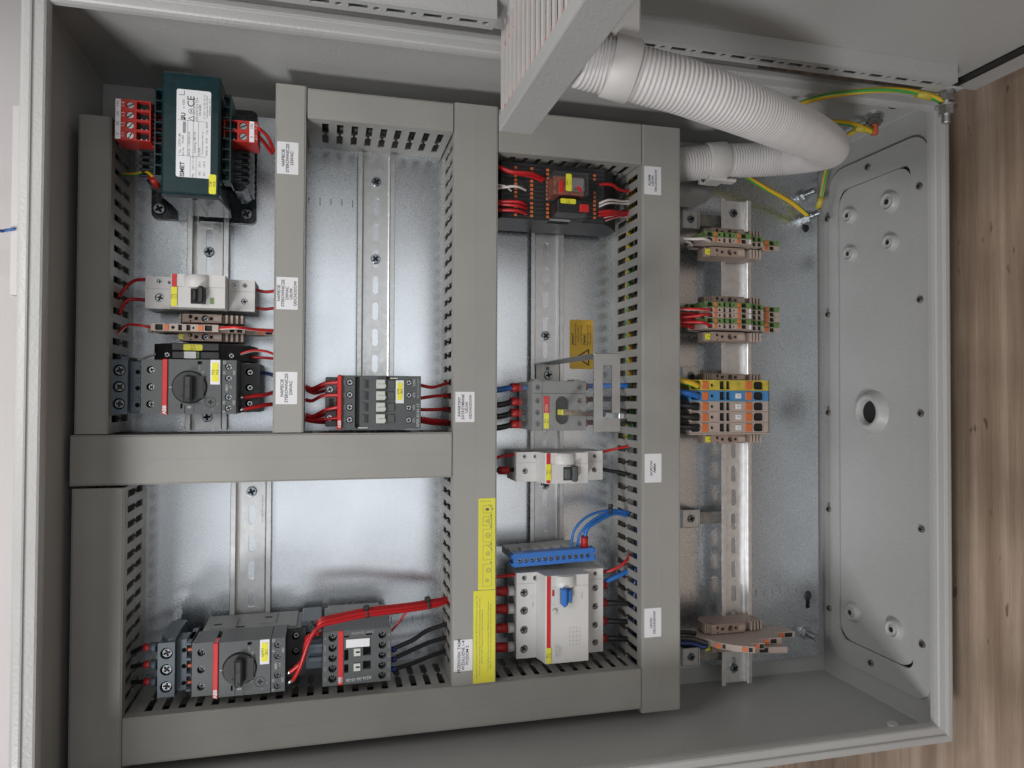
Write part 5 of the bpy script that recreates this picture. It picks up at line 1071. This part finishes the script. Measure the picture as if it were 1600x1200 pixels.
# relay block wires
rbw = [('thick red wire on top of the relay block', 'wred', 1.7, [(190, -50, 66), (202.6,-55.9,72), (220.5,-56.2,72), (236.0,-57.6,63)]), ('second red wire beside the topmost on the relay block', 'wred', 1.5, [(190, -50, 64), (203.6,-55.8,68), (221.0,-56.7,66), (234.4,-59.2,62)]),
       ('white wire curving into the relay block, upper', 'wwhite', 1.2, [(190, -70.1, 64), (206.1,-68.4,70), (218.5,-68.8,62)]), ('white wire curving into the relay block, short lower', 'wwhite', 1.0, [(190, -66.6, 64), (197.7,-68.5,68), (204.6,-70.4,62)]),
       ('red wire on the relay block, upper of three', 'wred', 1.6, [(190, -81.8, 64), (209.2,-82.2,70), (218.3,-83.2,63)]), ('red wire on the relay block, middle of three', 'wred', 1.5, [(190, -84.1, 64), (208.0,-85.8,70), (218.9,-86.1,63)]), ('red wire on the relay block, lowest of three', 'wred', 1.6, [(190, -89.4, 64), (208.0,-90.4,70), (218.9,-90.9,63)]),
       ('dark red wire right of the clear relay, to the long duct', 'wred', 1.6, [(290.7,-57.3,60), (303.0,-56.4,60), (315.7,-57.5,50), (331, -55.9, 42)]),
       ('white wire from the relay block to the long duct, upper of two', 'wwhite', 1.1, [(290.7,-75.6,60), (300.3,-71.8,62), (319.2,-67.9,48), (331, -65.4, 42)]), ('white wire from the relay block to the long duct, lower of two', 'wwhite', 1.1, [(290.7,-78.6,60), (301.1,-74.2,60), (320.0,-69.9,46), (331, -67.9, 42)]),
       ('thick red wire from the relay block to the long duct, upper', 'wred', 1.9, [(290.1,-83.5,60), (303.0,-82.0,60), (320.1,-78.6,46), (331, -75.6, 40)]), ('thick red wire from the relay block to the long duct, lower', 'wred', 1.8, [(290.1,-86.6,60), (303.8,-83.9,58), (320.9,-80.6,44), (331, -77.6, 38)]),
       ('red-white wire at the bottom of the relay block, upper', 'redwhite', 1.1, [(290.9,-90.3,58), (300.6,-86.6,58), (316.9,-81.5,44), (331, -79.5, 38)]), ('red-white wire at the bottom of the relay block, lower', 'redwhite', 1.1, [(292.9,-92.8,56), (301.4,-89.1,56), (318.2,-82.0,44), (331, -79.6, 36)])]
for lb_, m_, r_, P_ in rbw: wire(lb_, m_, r_, P_, 'wires on the relay block')
# wires at the right-hand terminals
tw = [('white wire into the upper hole of the uppermost terminal pair', 'wwhite', 1.5, [(360, -102.1, 55), (383.6,-104.9,66), (395.1,-105.1,70), (405.4,-105.7,64)]), ('white wire into the lower hole of the uppermost terminal pair', 'wwhite', 1.4, [(360, -102.2, 45), (386.6,-103.9,50), (396.8,-105.9,44)]),
      ('red-white wire into the stack of five terminals, topmost', 'redwhite', 1.5, [(360, -172.1, 55), (388.2,-173.6,70), (404.1,-173.2,66)]), ('red wire into the middle of the stack of five terminals', 'wred', 1.6, [(360, -180.9, 50), (386.9,-180.0,66), (395.0,-178.3,70), (405.3,-178.0,64)]),
      ('red wire into the bottom of the stack of five terminals', 'wred', 1.7, [(360, -185.4, 50), (388.0,-185.4,64), (396.1,-186.2,68), (405.8,-188.5,63)]), ('red wire behind the others at the stack of five terminals', 'wred', 1.8, [(360, -174.7, 46), (392.4,-175.8,52), (402.7,-177.2,50)]),
      ('dark red wire low at the stack of five terminals', 'wred', 1.9, [(360, -186.6, 44), (390.0,-187.3,46), (398.9,-189.5,44)]), ('red wire crossing at the left of the stack of five terminals', 'wred', 1.8, [(360, -178.4, 40), (391.8,-181.7,48), (401.3,-185.7,46)]),
      ('thick yellow and green wire into the yellow-green power terminal', 'earth', 3.2, [(358, -239.4, 55), (381.2,-243.9,64), (392.5,-247.5,62)]), ('thick blue wire into the blue power terminal', 'wblue', 3.2, [(358, -252.5, 55), (381.1,-254.4,64), (393.2,-257.5,62)]),
      ('thick black wire into the beige power terminal next to the blue one', 'wblack', 3.2, [(358, -266.3, 52), (382.2,-266.8,62), (392.5,-268.7,62)]), ('thick black wire into the last but one beige power terminal', 'wblack', 3.2, [(358, -276.9, 52), (382.2,-277.4,62), (392.5,-278.7,62)]), ('thick black wire into the lowest beige power terminal, by the end plate', 'wblack', 3.2, [(358, -287.0, 52), (382.2,-287.3,62), (392.5,-288.0,62)]),
      ('black wire into the upper level of the multi-level terminal', 'wblack', 2.4, [(360, -487.9, 46), (388.9,-490.3,48), (398.3,-492.9,46)]), ('black wire into the second level of the multi-level terminal', 'wblack', 2.4, [(360, -492.4, 52), (387.7,-493.2,58), (401.5,-496.7,64)]), ('dark blue wire hanging under the multi-level terminal', 'wdblue', 2.0, [(360, -497.9, 48), (389.8,-499.1,54), (400.3,-501.6,60), (402.6,-499.3,62)])]
for lb_, m_, r_, P_ in tw: wire(lb_, m_, r_, P_, 'wires from the long duct to the terminals')
# wires lying inside the ducts, seen through the slots
def run(label, pts, m, r): wire(label, m, r, pts, 'wires lying inside the cable ducts')
run('yellow-green wire lying inside the long right duct, nearest the plate', [(338, -10, 30), (336, -150, 26), (338, -250, 22), (337, -300, 20)], 'earth', 4.0)
run('dark red wire lying high inside the long right duct', [(341, -8, 54), (345, -180, 50), (342, -300, 52), (346, -420, 46), (341, -500, 44)], 'cap', 2.6)
run('black wire lying inside the long right duct', [(343, -8, 40), (341, -250, 38), (343, -545, 36)], 'wblack', 5.0)
run('blue wire lying low inside the long right duct', [(337, -330, 50), (335, -395, 52), (337, -430, 40), (340, -520, 30)], 'wdblue', 2.8)
run('red wire lying inside the middle duct, upper half', [(163, -30, 55), (160, -150, 52), (164, -300, 54)], 'cap', 2.4)
run('red wire lying inside the middle duct, lower half', [(158, -300, 56), (156, -400, 52), (158, -505, 50)], 'wred', 3.0)
run('dark blue wire lying inside the middle duct', [(160, -320, 44), (157, -380, 42), (160, -500, 40)], 'wdblue', 3.0)
run('black wire lying inside the middle duct, along its bottom', [(165, -20, 34), (163, -250, 30), (165, -505, 30)], 'wblack', 6.0)
run('red wire lying inside the top duct of the empty rail, left end', [(26, -14, 50), (40, -12, 56), (60, -15, 50)], 'wred', 3.4)
run('yellow-green wire lying inside the top duct of the empty rail, right half', [(85, -12, 52), (110, -15, 60), (147, -14, 54)], 'earth', 2.6)
run('black wire lying inside the top duct of the empty rail', [(26, -15, 30), (90, -16, 34), (147, -15, 32)], 'wblack', 6.0)
run('dark red wire lying inside the upper right top duct', [(192, -22, 50), (260, -20, 55), (325, -22, 48)], 'wred', 3.0)
run('black wire lying inside the upper right top duct', [(192, -22, 30), (325, -22, 30)], 'wblack', 6.5)
run('dark red wire lying inside the short dark duct beside the transformer', [(-138, -45, 40), (-139, -180, 46), (-138, -285, 42)], 'cap', 2.0)
run('black wire lying inside the short dark duct beside the transformer', [(-134, -45, 30), (-133, -285, 32)], 'wblack', 5.0)
run('black wire lying inside the lower left duct', [(-125, -335, 36), (-124, -555, 34)], 'wblack', 7.0)
run('black wire lying inside the lowest long duct', [(-100, -528, 34), (320, -528, 36)], 'wblack', 8.0)
run('black wire lying inside the crossing duct', [(-140, -308, 34), (145, -308, 34)], 'wblack', 8.0)
# thin blue cord and grey board beyond the cabinet's top
single('thin_cord', 'thin blue cord at the left picture edge, behind the cabinet top', 'cord', MB().tube([(-420, -135, -199), (-266.1,-111.8,-60), (-248.7,-107.8,-60), (-238.4,-104.8,-60)], 1.4, 6), 'wblue')
single('wall_board', 'darker grey strip on the wall beside the cabinet top, at the left picture edge', 'board', MB().box(-242.5, -242.5 + 60, -166.1, 10.5, -200, -62), 'backwall')
